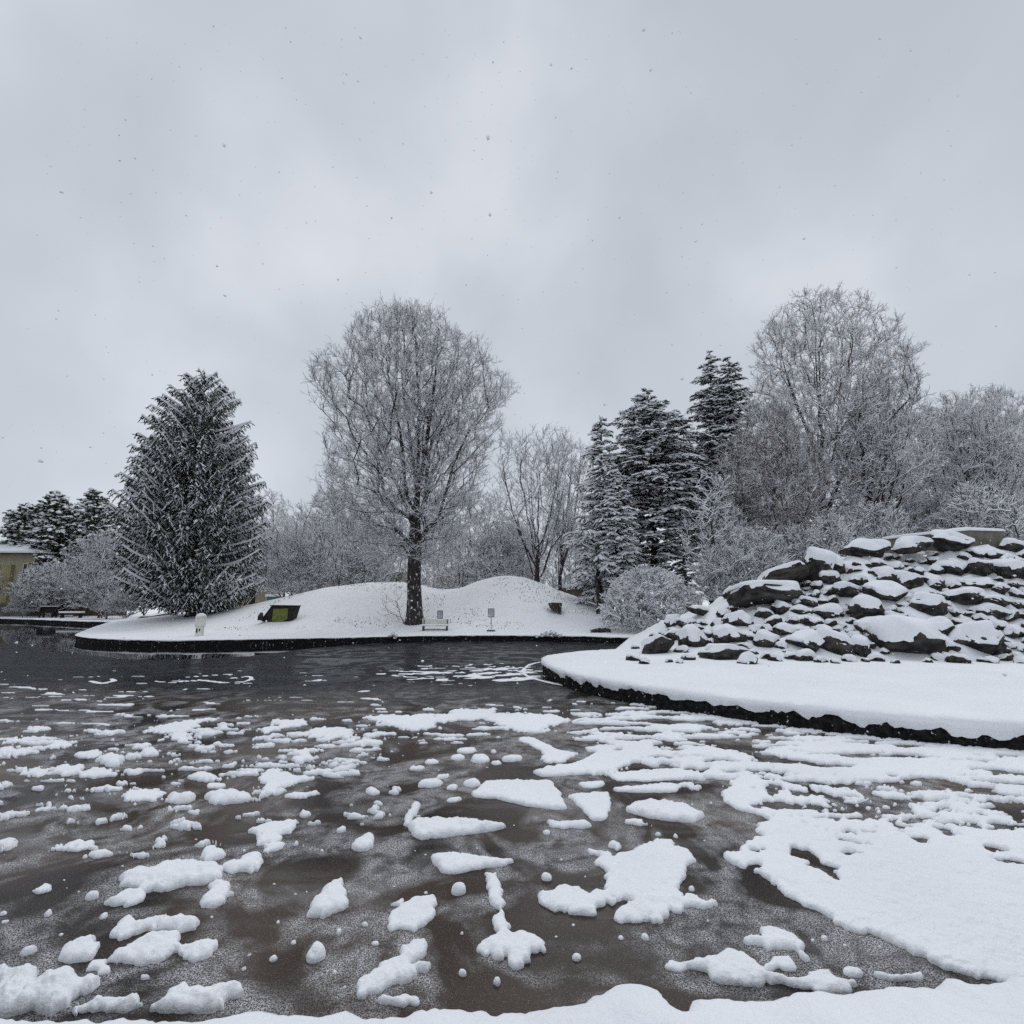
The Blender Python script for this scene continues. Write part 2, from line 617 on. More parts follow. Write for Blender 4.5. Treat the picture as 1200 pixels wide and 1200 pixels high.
def snow_bank(name, edge, rest, zfun, inner, step_edge, ragged, drop, kerb_top=0.33, kerb_in=0.05, sm=None):
    """snow lying on a bank: EDGE is the line along the water, REST closes the outline"""
    E = curve_pts(edge, step_edge)
    nE = len(E)
    tang = np.gradient(E, axis=0)
    tang /= np.linalg.norm(tang, axis=1)[:, None] + 1e-9
    nor = np.stack([tang[:, 1], -tang[:, 0]], 1)      # outward: on the right hand of the walk
    s = np.concatenate([[0], np.cumsum(np.linalg.norm(np.diff(E, axis=0), axis=1))])
    off = ragged * ((fbm(s * 2.2, s * 0, 11, 5, .65) - .45) * 1.6 + (fbm(s * 9, s * 0, 13, 3, .7) - .5) * 1.2)
    E2 = E + nor * off[:, None]
    pts = [tuple(p) for p in E2] + [tuple(p) for p in rest]
    n = len(pts)
    poly = np.array(pts)
    inn = np.array(inner)
    d = poly_sdf(inn[:, 0], inn[:, 1], poly)
    near = d > 0.6 * step_edge
    inn = inn[near]
    allp = [Vector((float(p[0]), float(p[1]))) for p in pts] + [Vector((float(p[0]), float(p[1]))) for p in inn]
    vo, eo, fo, ov, oe, of = delaunay_2d_cdt(allp, [(i, (i + 1) % n) for i in range(n)], [], 1, 1e-5)
    V = np.array([(v.x, v.y) for v in vo])
    Z = zfun(V[:, 0], V[:, 1])
    # the snow rounds down at its brim
    dd = np.full(len(V), 9.0)
    kd = kdtree.KDTree(nE)
    for i, p in enumerate(E2):
        kd.insert((p[0], p[1], 0), i)
    kd.balance()
    for i in range(len(V)):
        dd[i] = kd.find((V[i, 0], V[i, 1], 0))[2]
    Z = Z - 0.05 * np.clip(1 - dd / 0.22, 0, 1) ** 2
    V3 = np.column_stack([V, Z])
    F = [list(f) for f in fo]
    # hem hanging over the kerb
    old = {}
    for i, src in enumerate(ov):
        for k in src:
            if k < nE:
                old[k] = i
    top = [old[k] for k in range(nE)]
    hem = drop * (0.35 + 1.3 * np.clip(fbm(s * 3.1, s * 0 + 3, 21, 5, .62) - .25, 0, 1)) * (0.6 + 0.9 * vnoise(s * .6, s * 0, 8))
    base = len(V3)
    mid = np.column_stack([E2 + nor * 0.012, V3[top, 2] - hem * .5])
    low = np.column_stack([E2 - nor * 0.02, V3[top, 2] - hem])
    V3 = np.vstack([V3, mid, low])
    for k in range(nE - 1):
        F.append([top[k], top[k + 1], base + k + 1, base + k])
        F.append([base + k, base + k + 1, base + nE + k + 1, base + nE + k])
    me = bpy.data.meshes.new(name)
    me.from_pydata([tuple(v) for v in V3], [], F)
    me.materials.append(sm or SNOW)
    bm = bmesh.new()
    bm.from_mesh(me)
    bmesh.ops.recalc_face_normals(bm, faces=bm.faces[:])
    if sum(f.normal.z * f.calc_area() for f in bm.faces) < 0:
        bmesh.ops.reverse_faces(bm, faces=bm.faces[:])
    bm.to_mesh(me)
    bm.free()
    me.polygons.foreach_set('use_smooth', np.ones(len(me.polygons), bool))
    o = obj(name, me)
    tag(o, kind='structure')
    # the kerb wall itself
    K = E - nor * kerb_in
    lev = [-0.15, -0.02, 0.06, 0.13, 0.20, 0.27, kerb_top]
    rows = []
    for j, z in enumerate(lev):
        rg = (fbm(s * 5, s * 0 + j * 1.7, 31, 4, .6) - .5) * 0.06
        rows.append(np.column_stack([K + nor * (rg + (0.012 if j < 6 else -.03))[:, None], np.full(nE, z)]))
    rows.append(np.column_stack([K - nor * 0.35, np.full(nE, kerb_top - .01)]))
    VV = np.vstack(rows)
    Q = []
    for j in range(len(rows) - 1):
        i = np.arange(nE - 1)
        Q.append(np.column_stack([j * nE + i, j * nE + i + 1, (j + 1) * nE + i + 1, (j + 1) * nE + i]))
    tag(obj('kerb', mesh_np('kerb', VV, np.vstack(Q), mats=[KERB], smooth=False)), kind='structure')
    return o


# far shore with its tongue of land
def g(px, py, z=GZ):
    return ground(px, py, z)[:2]


far_edge = [(-150, 70), (-95, 63)] + [g(0, 724.3), g(60, 726.0), g(110, 728.0), g(140, 729.3)]
far_edge += [g(147, 730.6), g(130, 733.2), g(108, 737), g(94, 740), g(89, 742.2), g(91, 744), g(100, 745.6), g(120, 747), g(150, 748), g(200, 748.7), g(260, 748.2), g(330, 746.9), g(440, 745),
             g(520, 743.4), g(600, 743.2), g(680, 744), g(735, 745.5), (12, 28.4), (22, 27), (45, 22), (75, 12), (95, 0)]
far_rest = [(400, 0), (400, 900), (-700, 900), (-700, 70)]
gx, gy = np.meshgrid(np.arange(-48, 40, .55), np.arange(22, 54, .55))
inner = np.column_stack([gx.ravel(), gy.ravel()])
inner += RNG.uniform(-.12, .12, inner.shape)
gx, gy = np.meshgrid(np.arange(-200, 200, 9), np.arange(56, 300, 9))
inner = np.vstack([inner, np.column_stack([gx.ravel(), gy.ravel()])])
snow_bank('snow_ground', far_edge, far_rest, ground_z, inner, 0.22, 0.05, 0.07, sm=SNOWF)

# rocky island at the right
IZ = 0.45


_r = [at(px, py, 20.4) for px, py in [(735, 758), (770, 747), (800, 734), (845, 715), (875, 697), (945, 674), (1000, 658), (1080, 650), (1200, 642), (1330, 645), (1500, 670)]]
RX = np.array([p[0] for p in _r])
RZ = np.maximum(np.array([p[2] for p in _r]), IZ)


def ridge(x):
    return np.interp(x, RX, RZ)


def island_z(x, y):
    x = np.asarray(x, float)
    y = np.asarray(y, float)
    r = ridge(x) - IZ
    y0 = 15.6 + 0.25 * np.sin(x * 1.3) - .35 * sstep(7, 4, x) * -1
    f = np.clip((y - y0) / 5.2, 0, 1)
    f = 0.25 * sstep(0, 1, f) + 0.75 * f ** 0.9
    back = 1 - sstep(21.8, 27.5, y)
    z = IZ + r * f * back
    rough = sstep(0.1, 0.5, f * r) * back
    z = z + rough * (fbm(x * 1.3, y * 1.3, 41, 4, .6) - .5) * .75
    return z + .10 * rough + 0.03 * (fbm(x * 1.1, y * 1.1, 47) - .5)


def gi(px, py):
    return ground(px, py, IZ)[:2]


isl_front = [gi(720, 760), gi(690, 761.5), gi(660, 764), gi(640, 767.3), gi(634.5, 770.5), gi(638, 774.5), gi(668, 786), gi(710, 794.5), gi(765, 803), gi(840, 812.5), gi(910, 820.5), gi(1000, 829.5), gi(1055, 834.5),
             gi(1130, 840), gi(1200, 845), gi(1300, 852), gi(1400, 858), (14.5, 6.6), (24, 3)]
isl_rest = [(60, 3), (60, 40), (12, 27.0), (6.8, 25.5), (5.0, 22.5)]
gx, gy = np.meshgrid(np.arange(.5, 34, .22), np.arange(5, 26, .22))
inner = np.column_stack([gx.ravel(), gy.ravel()]) + RNG.uniform(-.06, .06, (gx.size, 2))
snow_bank('island_snow', isl_front, isl_rest, island_z, inner, 0.06, 0.085, 0.19, kerb_top=.36)

# the bank one stands on
NZ = 0.45


def near_z(x, y):
    x = np.asarray(x, float)
    y = np.asarray(y, float)
    z = NZ + 0.05 * (fbm(x * 1.6, y * 1.6, 51, 4) - .5) + .05 * (fbm(x * 9, y * 9, 53, 4, .6) - .5)
    z = z + 0.09 * np.exp(-(((x - .52) / .32) ** 2 + ((y - 2.42) / .24) ** 2)) + .05 * sstep(.9, 1.6, x) * (fbm(x * 3, y * 3, 57) + .1)
    return z


def gn(px, py):
    return ground(px, py, NZ)[:2]


near_edge = [(60, -6), (30, -1.0), (12, 1.6), (6, 2.42)] + [gn(px, py) for px, py in [(1250, 1142), (1150, 1146), (1080, 1151), (1000, 1158), (940, 1158), (880, 1160), (835, 1161), (818, 1166), (812, 1184), (800, 1188), (785, 1182), (772, 1160),
             (745, 1152), (720, 1158), (700, 1168), (660, 1171), (600, 1172), (520, 1173), (480, 1176), (430, 1175), (300, 1180), (200, 1183), (100, 1183), (0, 1182), (-100, 1183)]] + [(-6, 2.5), (-20, 2.4), (-60, 2.0)]
near_rest = [(-60, -20), (60, -20)]
gx, gy = np.meshgrid(np.arange(-4.2, 4.2, .035), np.arange(1.7, 2.8, .035))
inner = np.column_stack([gx.ravel(), gy.ravel()]) + RNG.uniform(-.008, .008, (gx.size, 2))
gx, gy = np.meshgrid(np.arange(-58, 58, 3), np.arange(-18, 1, 3))
inner = np.vstack([inner, np.column_stack([gx.ravel(), gy.ravel()])])
snow_bank('near_bank', near_edge, near_rest, near_z, inner, 0.018, 0.05, 0.07)

# one sheet under everything, out to the horizon
tag(obj('ground', mesh_np('ground', [(-3000, -3000, -.4), (3000, -3000, -.4), (3000, 3000, -.4), (-3000, 3000, -.4)], [[0, 1, 2, 3]], mats=[SNOW])), kind='structure')
tag(obj('frozen_pond', mesh_np('frozen_pond', [(-200, -30, 0), (110, -30, 0), (110, 74, 0), (-200, 74, 0)], [[0, 1, 2, 3]], mats=[ICE])), kind='structure')

# open water along the tongue of land
ow = [ground(px, py, 0)[:2] for px, py in [(-200, 742), (-60, 748), (20, 755), (60, 762), (110, 769), (180, 773), (250, 772), (310, 767), (360, 761), (420, 755), (470, 751)]]
ow = ow + [np.array(p) for p in [(-6, 31.5), (-14, 30), (-22, 31), (-26, 37), (-34, 46), (-60, 57), (-150, 71)]]
OWC = curve_pts(ow + [ow[0]], 0.5)[:-1]
OWC = OWC + (np.column_stack([fbm(OWC[:, 0], OWC[:, 1], 61), fbm(OWC[:, 0], OWC[:, 1], 62)]) - .5) * 1.2
vo, eo, fo, *_ = delaunay_2d_cdt([Vector((float(p[0]), float(p[1]))) for p in OWC], [(i, (i + 1) % len(OWC)) for i in range(len(OWC))], [], 1, 1e-5)
me = bpy.data.meshes.new('open_water')
me.from_pydata([(v.x, v.y, .005) for v in vo], [], [list(f) for f in fo])
me.materials.append(WATER)
if me.polygons[0].normal.z < 0:
    me.flip_normals()
tag(obj('open_water', me), kind='structure')

# earth kept bare under the big spruce
be = [g(150, 731.2, .43), g(175, 725), g(205, 719), g(240, 716), g(262, 716), g(245, 722), g(215, 726), g(185, 731)]
vs = [(float(p[0]), float(p[1]), float(ground_z(p[0], p[1])) + .012) for p in curve_pts(be + [be[0]], .6)[:-1]]
me = bpy.data.meshes.new('bare_earth')
me.from_pydata(vs, [], [list(range(len(vs)))])
me.materials.append(EARTH)
if me.polygons[0].normal.z < 0:
    me.flip_normals()
tag(obj('bare_earth', me), kind='structure')

# ------------------------------------------------------------------ snow on the ice
def pz(pts, ox, oy, s):
    return [(ox + x / s, oy + y / s) for x, y in pts]


FLOES = []   # (label, outline in photo points, height, edge roughness)


def floe(label, pts, h=0.09, rough=.032, cat='snow chunk'):
    FLOES.append((label, pts, h, rough, cat))


def ell(cx, cy, rx, ry, a=0.0, n=18):
    ca, sa = math.cos(R(a)), math.sin(R(a))
    return [(cx + rx * math.cos(t) * ca - ry * math.sin(t) * sa, cy + rx * math.cos(t) * sa + ry * math.sin(t) * ca) for t in [2 * math.pi * k / n for k in range(n)]]


def D4(*p):
    return pz(p, 0, 940, 3)


def D5(*p):
    return pz(p, 340, 940, 3)


def D6(*p):
    return pz(p, 600, 940, 3)


def D7(*p):
    return pz(p, 840, 900, 3.3333)


def D2(*p):
    return pz(p, 400, 720, 3)


def D1(*p):
    return pz(p, 0, 720, 3)


floe('long double-humped snow chunk with a small cone of snow at its near corner', D4((408, 290), (430, 250), (480, 232), (540, 222), (560, 205), (610, 195), (680, 195), (700, 212), (750, 218), (780, 245), (770, 270), (700, 285), (640, 300), (590, 312), (540, 305), (510, 318), (470, 300), (430, 303)), .15)
floe('small pointed snow chunk tucked against the double-humped chunk', D4((378, 357), (410, 325), (440, 308), (480, 303), (505, 316), (508, 347), (480, 362), (440, 367)), .11)
floe('upright pear-shaped snow chunk standing below the double-humped chunk', D4((706, 374), (712, 330), (735, 290), (765, 270), (800, 280), (808, 320), (790, 355), (750, 376)), .13)
floe('round snow ball resting at the far end of the double-humped chunk', D4((700, 185), (712, 160), (750, 150), (785, 160), (793, 185), (780, 205), (740, 213), (710, 205)), .13)
floe('knobbly snow chunk like a crouching animal beside the round ball', D4((788, 230), (800, 215), (835, 205), (860, 190), (900, 172), (922, 200), (910, 235), (880, 247), (850, 240), (810, 247)), .12)
floe('long snow chunk lying behind the leaf-shaped one near the water edge', D4((380, 460), (395, 430), (440, 405), (480, 415), (520, 410), (580, 397), (650, 390), (690, 412), (685, 435), (640, 450), (560, 440), (500, 455), (440, 490), (400, 485)), .13)
floe('leaf-shaped snow chunk lying against the long one behind it', D4((383, 560), (420, 520), (470, 485), (540, 460), (610, 450), (640, 470), (630, 505), (590, 530), (570, 552), (520, 568), (440, 562), (410, 572)), .13)
floe('oval snow chunk alone beside the leaf-shaped chunk', D4((620, 540), (650, 505), (700, 487), (755, 495), (757, 520), (730, 545), (680, 560), (640, 558)), .11)
floe('fin-shaped snow chunk above the big pile at the near bank', D4((207, 555), (215, 520), (250, 480), (325, 460), (347, 505), (330, 545), (300, 570), (230, 570)), .15)
floe('small ragged snow clump between the fin-shaped chunk and the big pile', D4((303, 575), (320, 553), (370, 552), (385, 575), (400, 595), (360, 612), (330, 595)), .07, .03)
floe('biggest heaped pile of snow chunks against the near bank', D4((-20, 590), (40, 575), (110, 585), (125, 600), (105, 645), (150, 600), (200, 570), (245, 562), (265, 590), (270, 620), (320, 608), (347, 625), (330, 660), (280, 670), (240, 690), (235, 725), (180, 745), (100, 745), (-20, 745)), .2, .03)
floe('low snow heap between the two larger piles on the near bank', D4((230, 745), (300, 710), (340, 678), (380, 680), (395, 700), (430, 680), (478, 685), (475, 710), (430, 745)), .13, .03)
floe('spread snow heap with a knobbly arm reaching out from the near bank', D4((525, 735), (580, 700), (600, 665), (650, 640), (700, 660), (730, 665), (770, 632), (810, 630), (850, 640), (855, 660), (790, 690), (775, 725), (700, 742), (600, 745)), .15, .03)
floe('egg-sized snow lump alone in front of the leaf-shaped chunk', D4((485, 622), (500, 605), (528, 605), (528, 622), (505, 632)), .06)
floe('triangular snow chunk with two lumps trailing in front of it', D4((865, 100), (900, 90), (950, 65), (1030, 57), (1037, 80), (1020, 105), (980, 112), (980, 135), (940, 150), (905, 152), (910, 120), (890, 108)), .09, .03)
floe('flat pebble of snow just in front of the triangular chunk', D4(*ell(960, 157, 33, 19, -20)), .08)
floe('ragged flat snow patch with a notched upper edge among small lumps', D4((197, 155), (230, 135), (290, 130), (340, 145), (335, 165), (260, 165), (240, 172)), .05, .04)
floe('tapering snow patch in front of the ragged flat one', D4((278, 200), (320, 172), (370, 160), (395, 180), (415, 184), (390, 192), (330, 196)), .06, .03)
floe('lone oval snow patch with nothing around it but frost', D4(*ell(156, 299, 34, 17, -18)), .07)
floe('dumbbell-shaped sliver of snow', D4((430, 100), (432, 88), (470, 90), (490, 77), (507, 77), (503, 90), (470, 103)), .06)
floe('two-part snow patch cut by the picture edge', D4((-10, 125), (50, 122), (62, 132), (20, 146), (62, 145), (50, 162), (-10, 182)), .06)
floe('thick wedge of snow pointing to the bank under the leaning stick of snow', D5((418, 85), (430, 52), (520, 50), (640, 58), (760, 75), (740, 88), (640, 108), (560, 118), (500, 130), (460, 138), (430, 110)), .16)
floe('leaning stick of snow at the blunt end of the thick wedge', D5((392, 85), (410, 45), (430, 0), (440, -12), (462, -5), (450, 25), (415, 88)), .12)
floe('thinner wedge of snow behind the handle of the anchor-shaped chunk', D5((490, 180), (560, 175), (650, 185), (700, 192), (783, 200), (760, 215), (660, 232), (620, 245), (560, 255), (525, 245), (505, 210)), .12)
floe('anchor-shaped snow chunk with a long handle and a broad ragged head', D5((680, 265), (690, 240), (715, 232), (725, 255), (735, 310), (757, 375), (752, 395), (770, 420), (778, 455), (830, 465), (880, 485), (905, 495), (885, 520), (840, 545), (810, 575), (790, 582), (760, 555), (730, 570), (705, 545), (680, 550), (655, 520), (670, 490), (720, 475), (725, 455), (707, 430), (715, 400), (740, 390), (715, 370), (695, 345), (690, 300)), .09, .035)
floe('kite-shaped snow chunk standing alone on dark frosted ice', D5((60, 405), (65, 370), (90, 350), (120, 310), (150, 270), (185, 265), (190, 295), (210, 335), (195, 370), (140, 400), (90, 408)), .15)
floe('squarish snow chunk between the kite-shaped and the anchor-shaped ones', D5((335, 440), (345, 400), (380, 372), (430, 325), (505, 325), (512, 380), (490, 425), (430, 450), (380, 445), (350, 458)), .08, .03)
floe('crumb ridge leaning on the squarish chunk', D5(*ell(382, 352, 27, 13, -35)), .06)
floe('club-shaped snow chunk with two knobs pointing away from the near bank', D5((225, 688), (232, 630), (300, 600), (340, 565), (390, 550), (390, 515), (430, 490), (470, 480), (480, 520), (440, 550), (430, 575), (470, 570), (492, 565), (480, 585), (445, 595), (440, 610), (380, 640), (330, 655), (260, 690)), .11, .03)
floe('small fin of snow midway between the thick wedge and the kite-shaped chunk', D5((213, 165), (235, 125), (270, 102), (293, 110), (293, 155), (270, 172), (230, 173)), .14)
floe('crumbled snow bits touching the near bank in front of the club-shaped chunk', D5((295, 700), (320, 680), (380, 690), (400, 675), (440, 680), (443, 705), (380, 720)), .07, .03)
floe('little round snow lump alone in front of the anchor-shaped chunk', D5(*ell(720, 636, 15, 11)), .06)
floe('broad goblet-shaped snow patch with ragged arms on both sides', D6((275, 160), (330, 165), (360, 185), (400, 165), (450, 160), (460, 145), (510, 130), (555, 128), (570, 150), (620, 155), (635, 180), (652, 195), (610, 225), (628, 240), (610, 265), (580, 300), (605, 330), (650, 335), (680, 355), (710, 350), (715, 362), (670, 370), (640, 362), (600, 370), (590, 385), (540, 395), (510, 415), (440, 425), (390, 420), (340, 435), (345, 412), (380, 385), (415, 350), (390, 335), (350, 345), (350, 370), (300, 375), (280, 395), (230, 390), (200, 382), (130, 378), (95, 350), (95, 325), (130, 325), (150, 315), (190, 300), (230, 310), (270, 330), (300, 320), (340, 325), (385, 325), (330, 300), (340, 280), (320, 240), (300, 205), (300, 185)), .055, .035, 'snow patch')
floe('crumbs of snow on the upper corner of the goblet-shaped patch', D6(*ell(372, 155, 28, 14, 30)), .06)
floe('oval snow lump at the tip of the long ragged patch along the near bank', D6(*ell(572, 578, 44, 21, 8)), .07)
floe('long ragged snow patch lying along the near bank', D6((595, 560), (660, 540), (740, 515), (760, 510), (820, 530), (860, 555), (880, 575), (910, 535), (980, 530), (1012, 580), (990, 600), (940, 590), (900, 600), (985, 630), (1040, 610), (1000, 600), (1090, 590), (1140, 610), (1200, 640), (1200, 680), (960, 645), (860, 640), (780, 640), (700, 630), (680, 600), (620, 580)), .06, .03, 'snow patch')
floe('ragged snow patch with a hooked tail above the long one at the bank', D6((795, 485), (840, 465), (880, 475), (890, 445), (930, 440), (960, 460), (1000, 475), (1035, 490), (1035, 510), (1020, 530), (1045, 560), (1020, 560), (995, 520), (960, 525), (900, 515), (880, 500), (830, 500)), .06, .035, 'snow patch')
floe('lone oval lump in the dark wedge of ice beside the great snow sheet', D7(*ell(530, 797, 40, 22, 8)), .07)
floe('curved ridge of snow at the narrow end of the dark ice wedge', D7((610, 795), (640, 790), (680, 815), (740, 812), (800, 803), (800, 830), (680, 835), (630, 815)), .05)
SHEET = D7((20, 110), (30, 140), (90, 170), (180, 185), (210, 205), (160, 225), (160, 250), (190, 265), (150, 290), (100, 310), (95, 325), (40, 350), (45, 375), (110, 398), (150, 380), (185, 380), (150, 410), (200, 440), (260, 490), (340, 545), (400, 560), (470, 605), (530, 640), (590, 650), (680, 685), (740, 710), (770, 745), (800, 740), (850, 760), (900, 790), (945, 805), (1000, 825), (1100, 840), (1300, 860), (1700, 860), (1700, 150), (1300, 120), (1000, 90), (800, 100), (560, 60), (420, 50), (300, 60), (180, 60), (110, 30), (60, 60))
HOLES = [D7((302, 320), (360, 320), (385, 350), (440, 390), (480, 400), (450, 405), (495, 462), (440, 430), (400, 405), (350, 390), (350, 375), (290, 350)),
         D7((640, 213), (680, 208), (720, 230), (760, 240), (720, 242), (690, 228)), D7((715, 255), (790, 275), (835, 285), (820, 300), (770, 295)), D7((850, 240), (890, 235), (930, 260), (960, 268), (905, 275), (875, 262)),
         D7((480, 345), (515, 335), (550, 337), (520, 348)), D7((325, 222), (400, 236), (460, 262), (525, 250), (528, 262), (470, 272), (400, 245)), D7((640, 175), (700, 125), (760, 150), (780, 190), (720, 185)),
         D7((545, 90), (600, 90), (640, 120), (590, 160), (550, 150), (580, 125)), D7((410, 115), (470, 115), (525, 130), (440, 148)), D7((800, 100), (850, 105), (900, 130), (860, 143), (820, 125)),
         D7((1080, 365), (1140, 360), (1220, 380), (1210, 392), (1120, 380)), D7((1050, 310), (1110, 325), (1130, 333), (1080, 332)), D7((190, 85), (280, 85), (230, 100), (230, 125), (200, 115)),
         D7((1075, 105), (1130, 120), (1200, 150), (1200, 168), (1130, 155), (1090, 130)), D7((480, 290), (600, 310), (610, 316), (560, 308)), D7((110, 320), (180, 325), (150, 336))]
floe('great unbroken snow sheet covering the ice beside the near bank', SHEET, .085, .03, 'snow sheet')
SHEET_I = len(FLOES) - 1
floe('flat island of snow in the middle of the pond, largest of the broken white belt', D2((80, 360), (130, 355), (190, 350), (260, 365), (320, 365), (400, 335), (520, 328), (550, 330), (545, 350), (600, 345), (700, 350), (760, 350), (800, 370), (760, 385), (720, 405), (600, 412), (540, 385), (500, 365), (450, 365), (400, 375), (330, 380), (340, 400), (270, 412), (220, 400), (150, 385)), .045, .06, 'snow patch')
floe('zigzag snow floe shaped like a boomerang', D2((625, 440), (660, 428), (720, 455), (760, 475), (830, 490), (830, 500), (780, 520), (735, 528), (705, 510), (715, 485), (680, 465)), .07)
floe('long snow floe joined to the speckled belt, right behind the trapezoid floe', D2((675, 555), (720, 540), (800, 530), (850, 515), (870, 500), (930, 470), (980, 485), (1000, 455), (1050, 440), (1110, 440), (1090, 470), (1160, 490), (1080, 500), (1030, 520), (970, 545), (960, 555), (870, 560), (760, 570), (700, 573)), .06, .03)
floe('large trapezoid snow floe with one straight sharp edge', D2((457, 632), (500, 585), (620, 577), (740, 580), (765, 620), (792, 685), (760, 690), (640, 670), (540, 645), (470, 640)), .1)
floe('smaller shield-shaped floe beside the large trapezoid', D2((790, 632), (850, 625), (940, 622), (945, 680), (930, 725), (890, 728), (850, 690), (820, 660)), .08)
floe('farther of two straight bars of snow', D2((945, 565), (1000, 560), (1120, 555), (1245, 552), (1245, 578), (1060, 588), (970, 588)), .07, .012)
floe('nearer of two straight bars of snow', D2((955, 610), (1060, 600), (1170, 597), (1190, 610), (1170, 625), (1060, 628), (970, 622)), .08, .012)
floe('fat cigar-shaped snow floe in front of the two straight bars', [(733, 947), (745, 938), (765, 936), (800, 940), (827, 955), (815, 965), (787, 962), (760, 958), (735, 950)], .13)
floe('thin flat sliver of snow in front of the shield-shaped floe', D2((728, 720), (780, 722), (860, 722), (890, 745), (870, 755), (800, 748), (780, 757), (735, 742)), .06, .02)
floe('crumbly snow clump at the near side of the cigar-shaped floe', D2((1000, 725), (1020, 710), (1060, 718), (1090, 745), (1050, 748)), .06, .03)
floe('short bar of snow just behind the shield-shaped floe', D2((835, 592), (870, 585), (932, 584), (920, 602), (880, 614), (850, 608)), .07, .012)
for lab, bx in [('round snow ball first in the row of four beyond the trapezoid floe', (385, 440, 482, 515)), ('crumbly snow ball second in the row of four beyond the trapezoid floe', (455, 522, 482, 527)),
                ('smallest snow ball third in the row of four beyond the trapezoid floe', (527, 563, 507, 532)), ('smooth snow ball last in the row of four beyond the trapezoid floe', (565, 635, 486, 520)),
                ('domed snow ball at the narrow corner of the trapezoid floe', (430, 495, 567, 610)), ('high snow ball with a skirt of crumbs', (270, 357, 568, 615)), ('low snow ball behind the one with a skirt of crumbs', (335, 382, 553, 578)),
                ('small snow ball in front of the domed one', (370, 410, 590, 618)), ('flat snow pebble in front of the small ball near the trapezoid', (375, 427, 633, 660)), ('long crumb ridge behind the row of four balls', (400, 480, 460, 490)),
                ('low snow mound first beyond the ball with a skirt of crumbs', (240, 292, 525, 550)), ('low snow mound second beyond the ball with a skirt of crumbs', (290, 340, 503, 528)), ('small tilted lump beside the stick of snow', (83, 132, 602, 636)), ('tiny lump below the small tilted one', (113, 147, 652, 672))]:
    x0, x1, y0, y1 = bx
    floe(lab, D2(*ell((x0 + x1) / 2, (y0 + y1) / 2 + 3, (x1 - x0) / 2, (y1 - y0) / 2.6, random.uniform(-12, 12))), .12 if y1 - y0 > 30 else .08, .02, 'snow lump')
for lab, bx, h in [('plump snow ball beside the loaf-shaped chunk', (588, 680, 617, 672), .15), ('loaf-shaped snow chunk, fattest in the middle of the pond', (712, 880, 603, 675), .16), ('flat wedge of snow behind the loaf-shaped chunk', (727, 797, 585, 615), .07),
                   ('two-humped lump behind the plump ball', (668, 765, 550, 592), .11), ('round ball joined to a crumb tail in the far cluster', (487, 568, 465, 505), .14), ('little ball behind the one with a crumb tail', (472, 522, 445, 472), .11),
                   ('tallest heap in the cluster of snow lumps', (350, 428, 478, 542), .16), ('rounded heap behind the tallest of the cluster', (270, 368, 472, 505), .1), ('broad flat heap in front of the cluster', (175, 295, 518, 570), .1),
                   ('sprawling crumbly heap under the tallest of the cluster', (275, 395, 530, 580), .08), ('stubby lump beside the sprawling heap', (455, 512, 532, 565), .09), ('heap at the outer end of the cluster', (90, 170, 530, 575), .07),
                   ('long two-lobed patch in front of the plump ball', (410, 580, 605, 665), .07), ('ring-shaped patch of snow', (250, 332, 668, 692), .06), ('small oval floe beside the ring-shaped patch', (125, 172, 670, 690), .07),
                   ('long thin floe lying across the ice far out', (300, 375, 397, 417), .05), ('long narrow patch by the picture edge', (-10, 170, 425, 450), .05), ('flat streaky patch behind the cluster', (120, 262, 452, 472), .05),
                   ('broad flat patch at the picture edge', (-15, 95, 458, 505), .06), ('small patch in front of the arrowhead patch', (1000, 1107, 617, 645), .06), ('pebble in front of the plump ball', (645, 693, 678, 706), .09)]:
    x0, x1, y0, y1 = bx
    floe(lab, D1(*ell((x0 + x1) / 2, (y0 + y1) / 2 + 2, (x1 - x0) / 2, (y1 - y0) / 2.4, random.uniform(-8, 3))), h, .03 if h > .08 else .05, 'snow lump')
floe('arrowhead-shaped patch of snow in mid pond', D1((905, 575), (960, 540), (1000, 550), (1040, 570), (1092, 575), (1040, 595), (985, 615), (960, 635), (925, 632), (930, 600)), .05, .03, 'snow patch')
floe('streaky flat patch out in mid pond, broken along its edges', D1((510, 410), (560, 390), (640, 375), (720, 362), (745, 368), (700, 378), (690, 400), (640, 415), (690, 440), (640, 450), (590, 440), (600, 415), (540, 418)), .045, .05, 'snow patch')
floe('flat patch at the far end of the broken white belt', D1((900, 405), (970, 392), (960, 370), (1060, 368), (1095, 385), (1000, 398), (930, 420)), .045, .05, 'snow patch')
floe('flat patch beside the largest one of the white belt', D1((1050, 425), (1100, 398), (1200, 395), (1250, 410), (1200, 432), (1140, 440), (1090, 430)), .045, .05, 'snow patch')

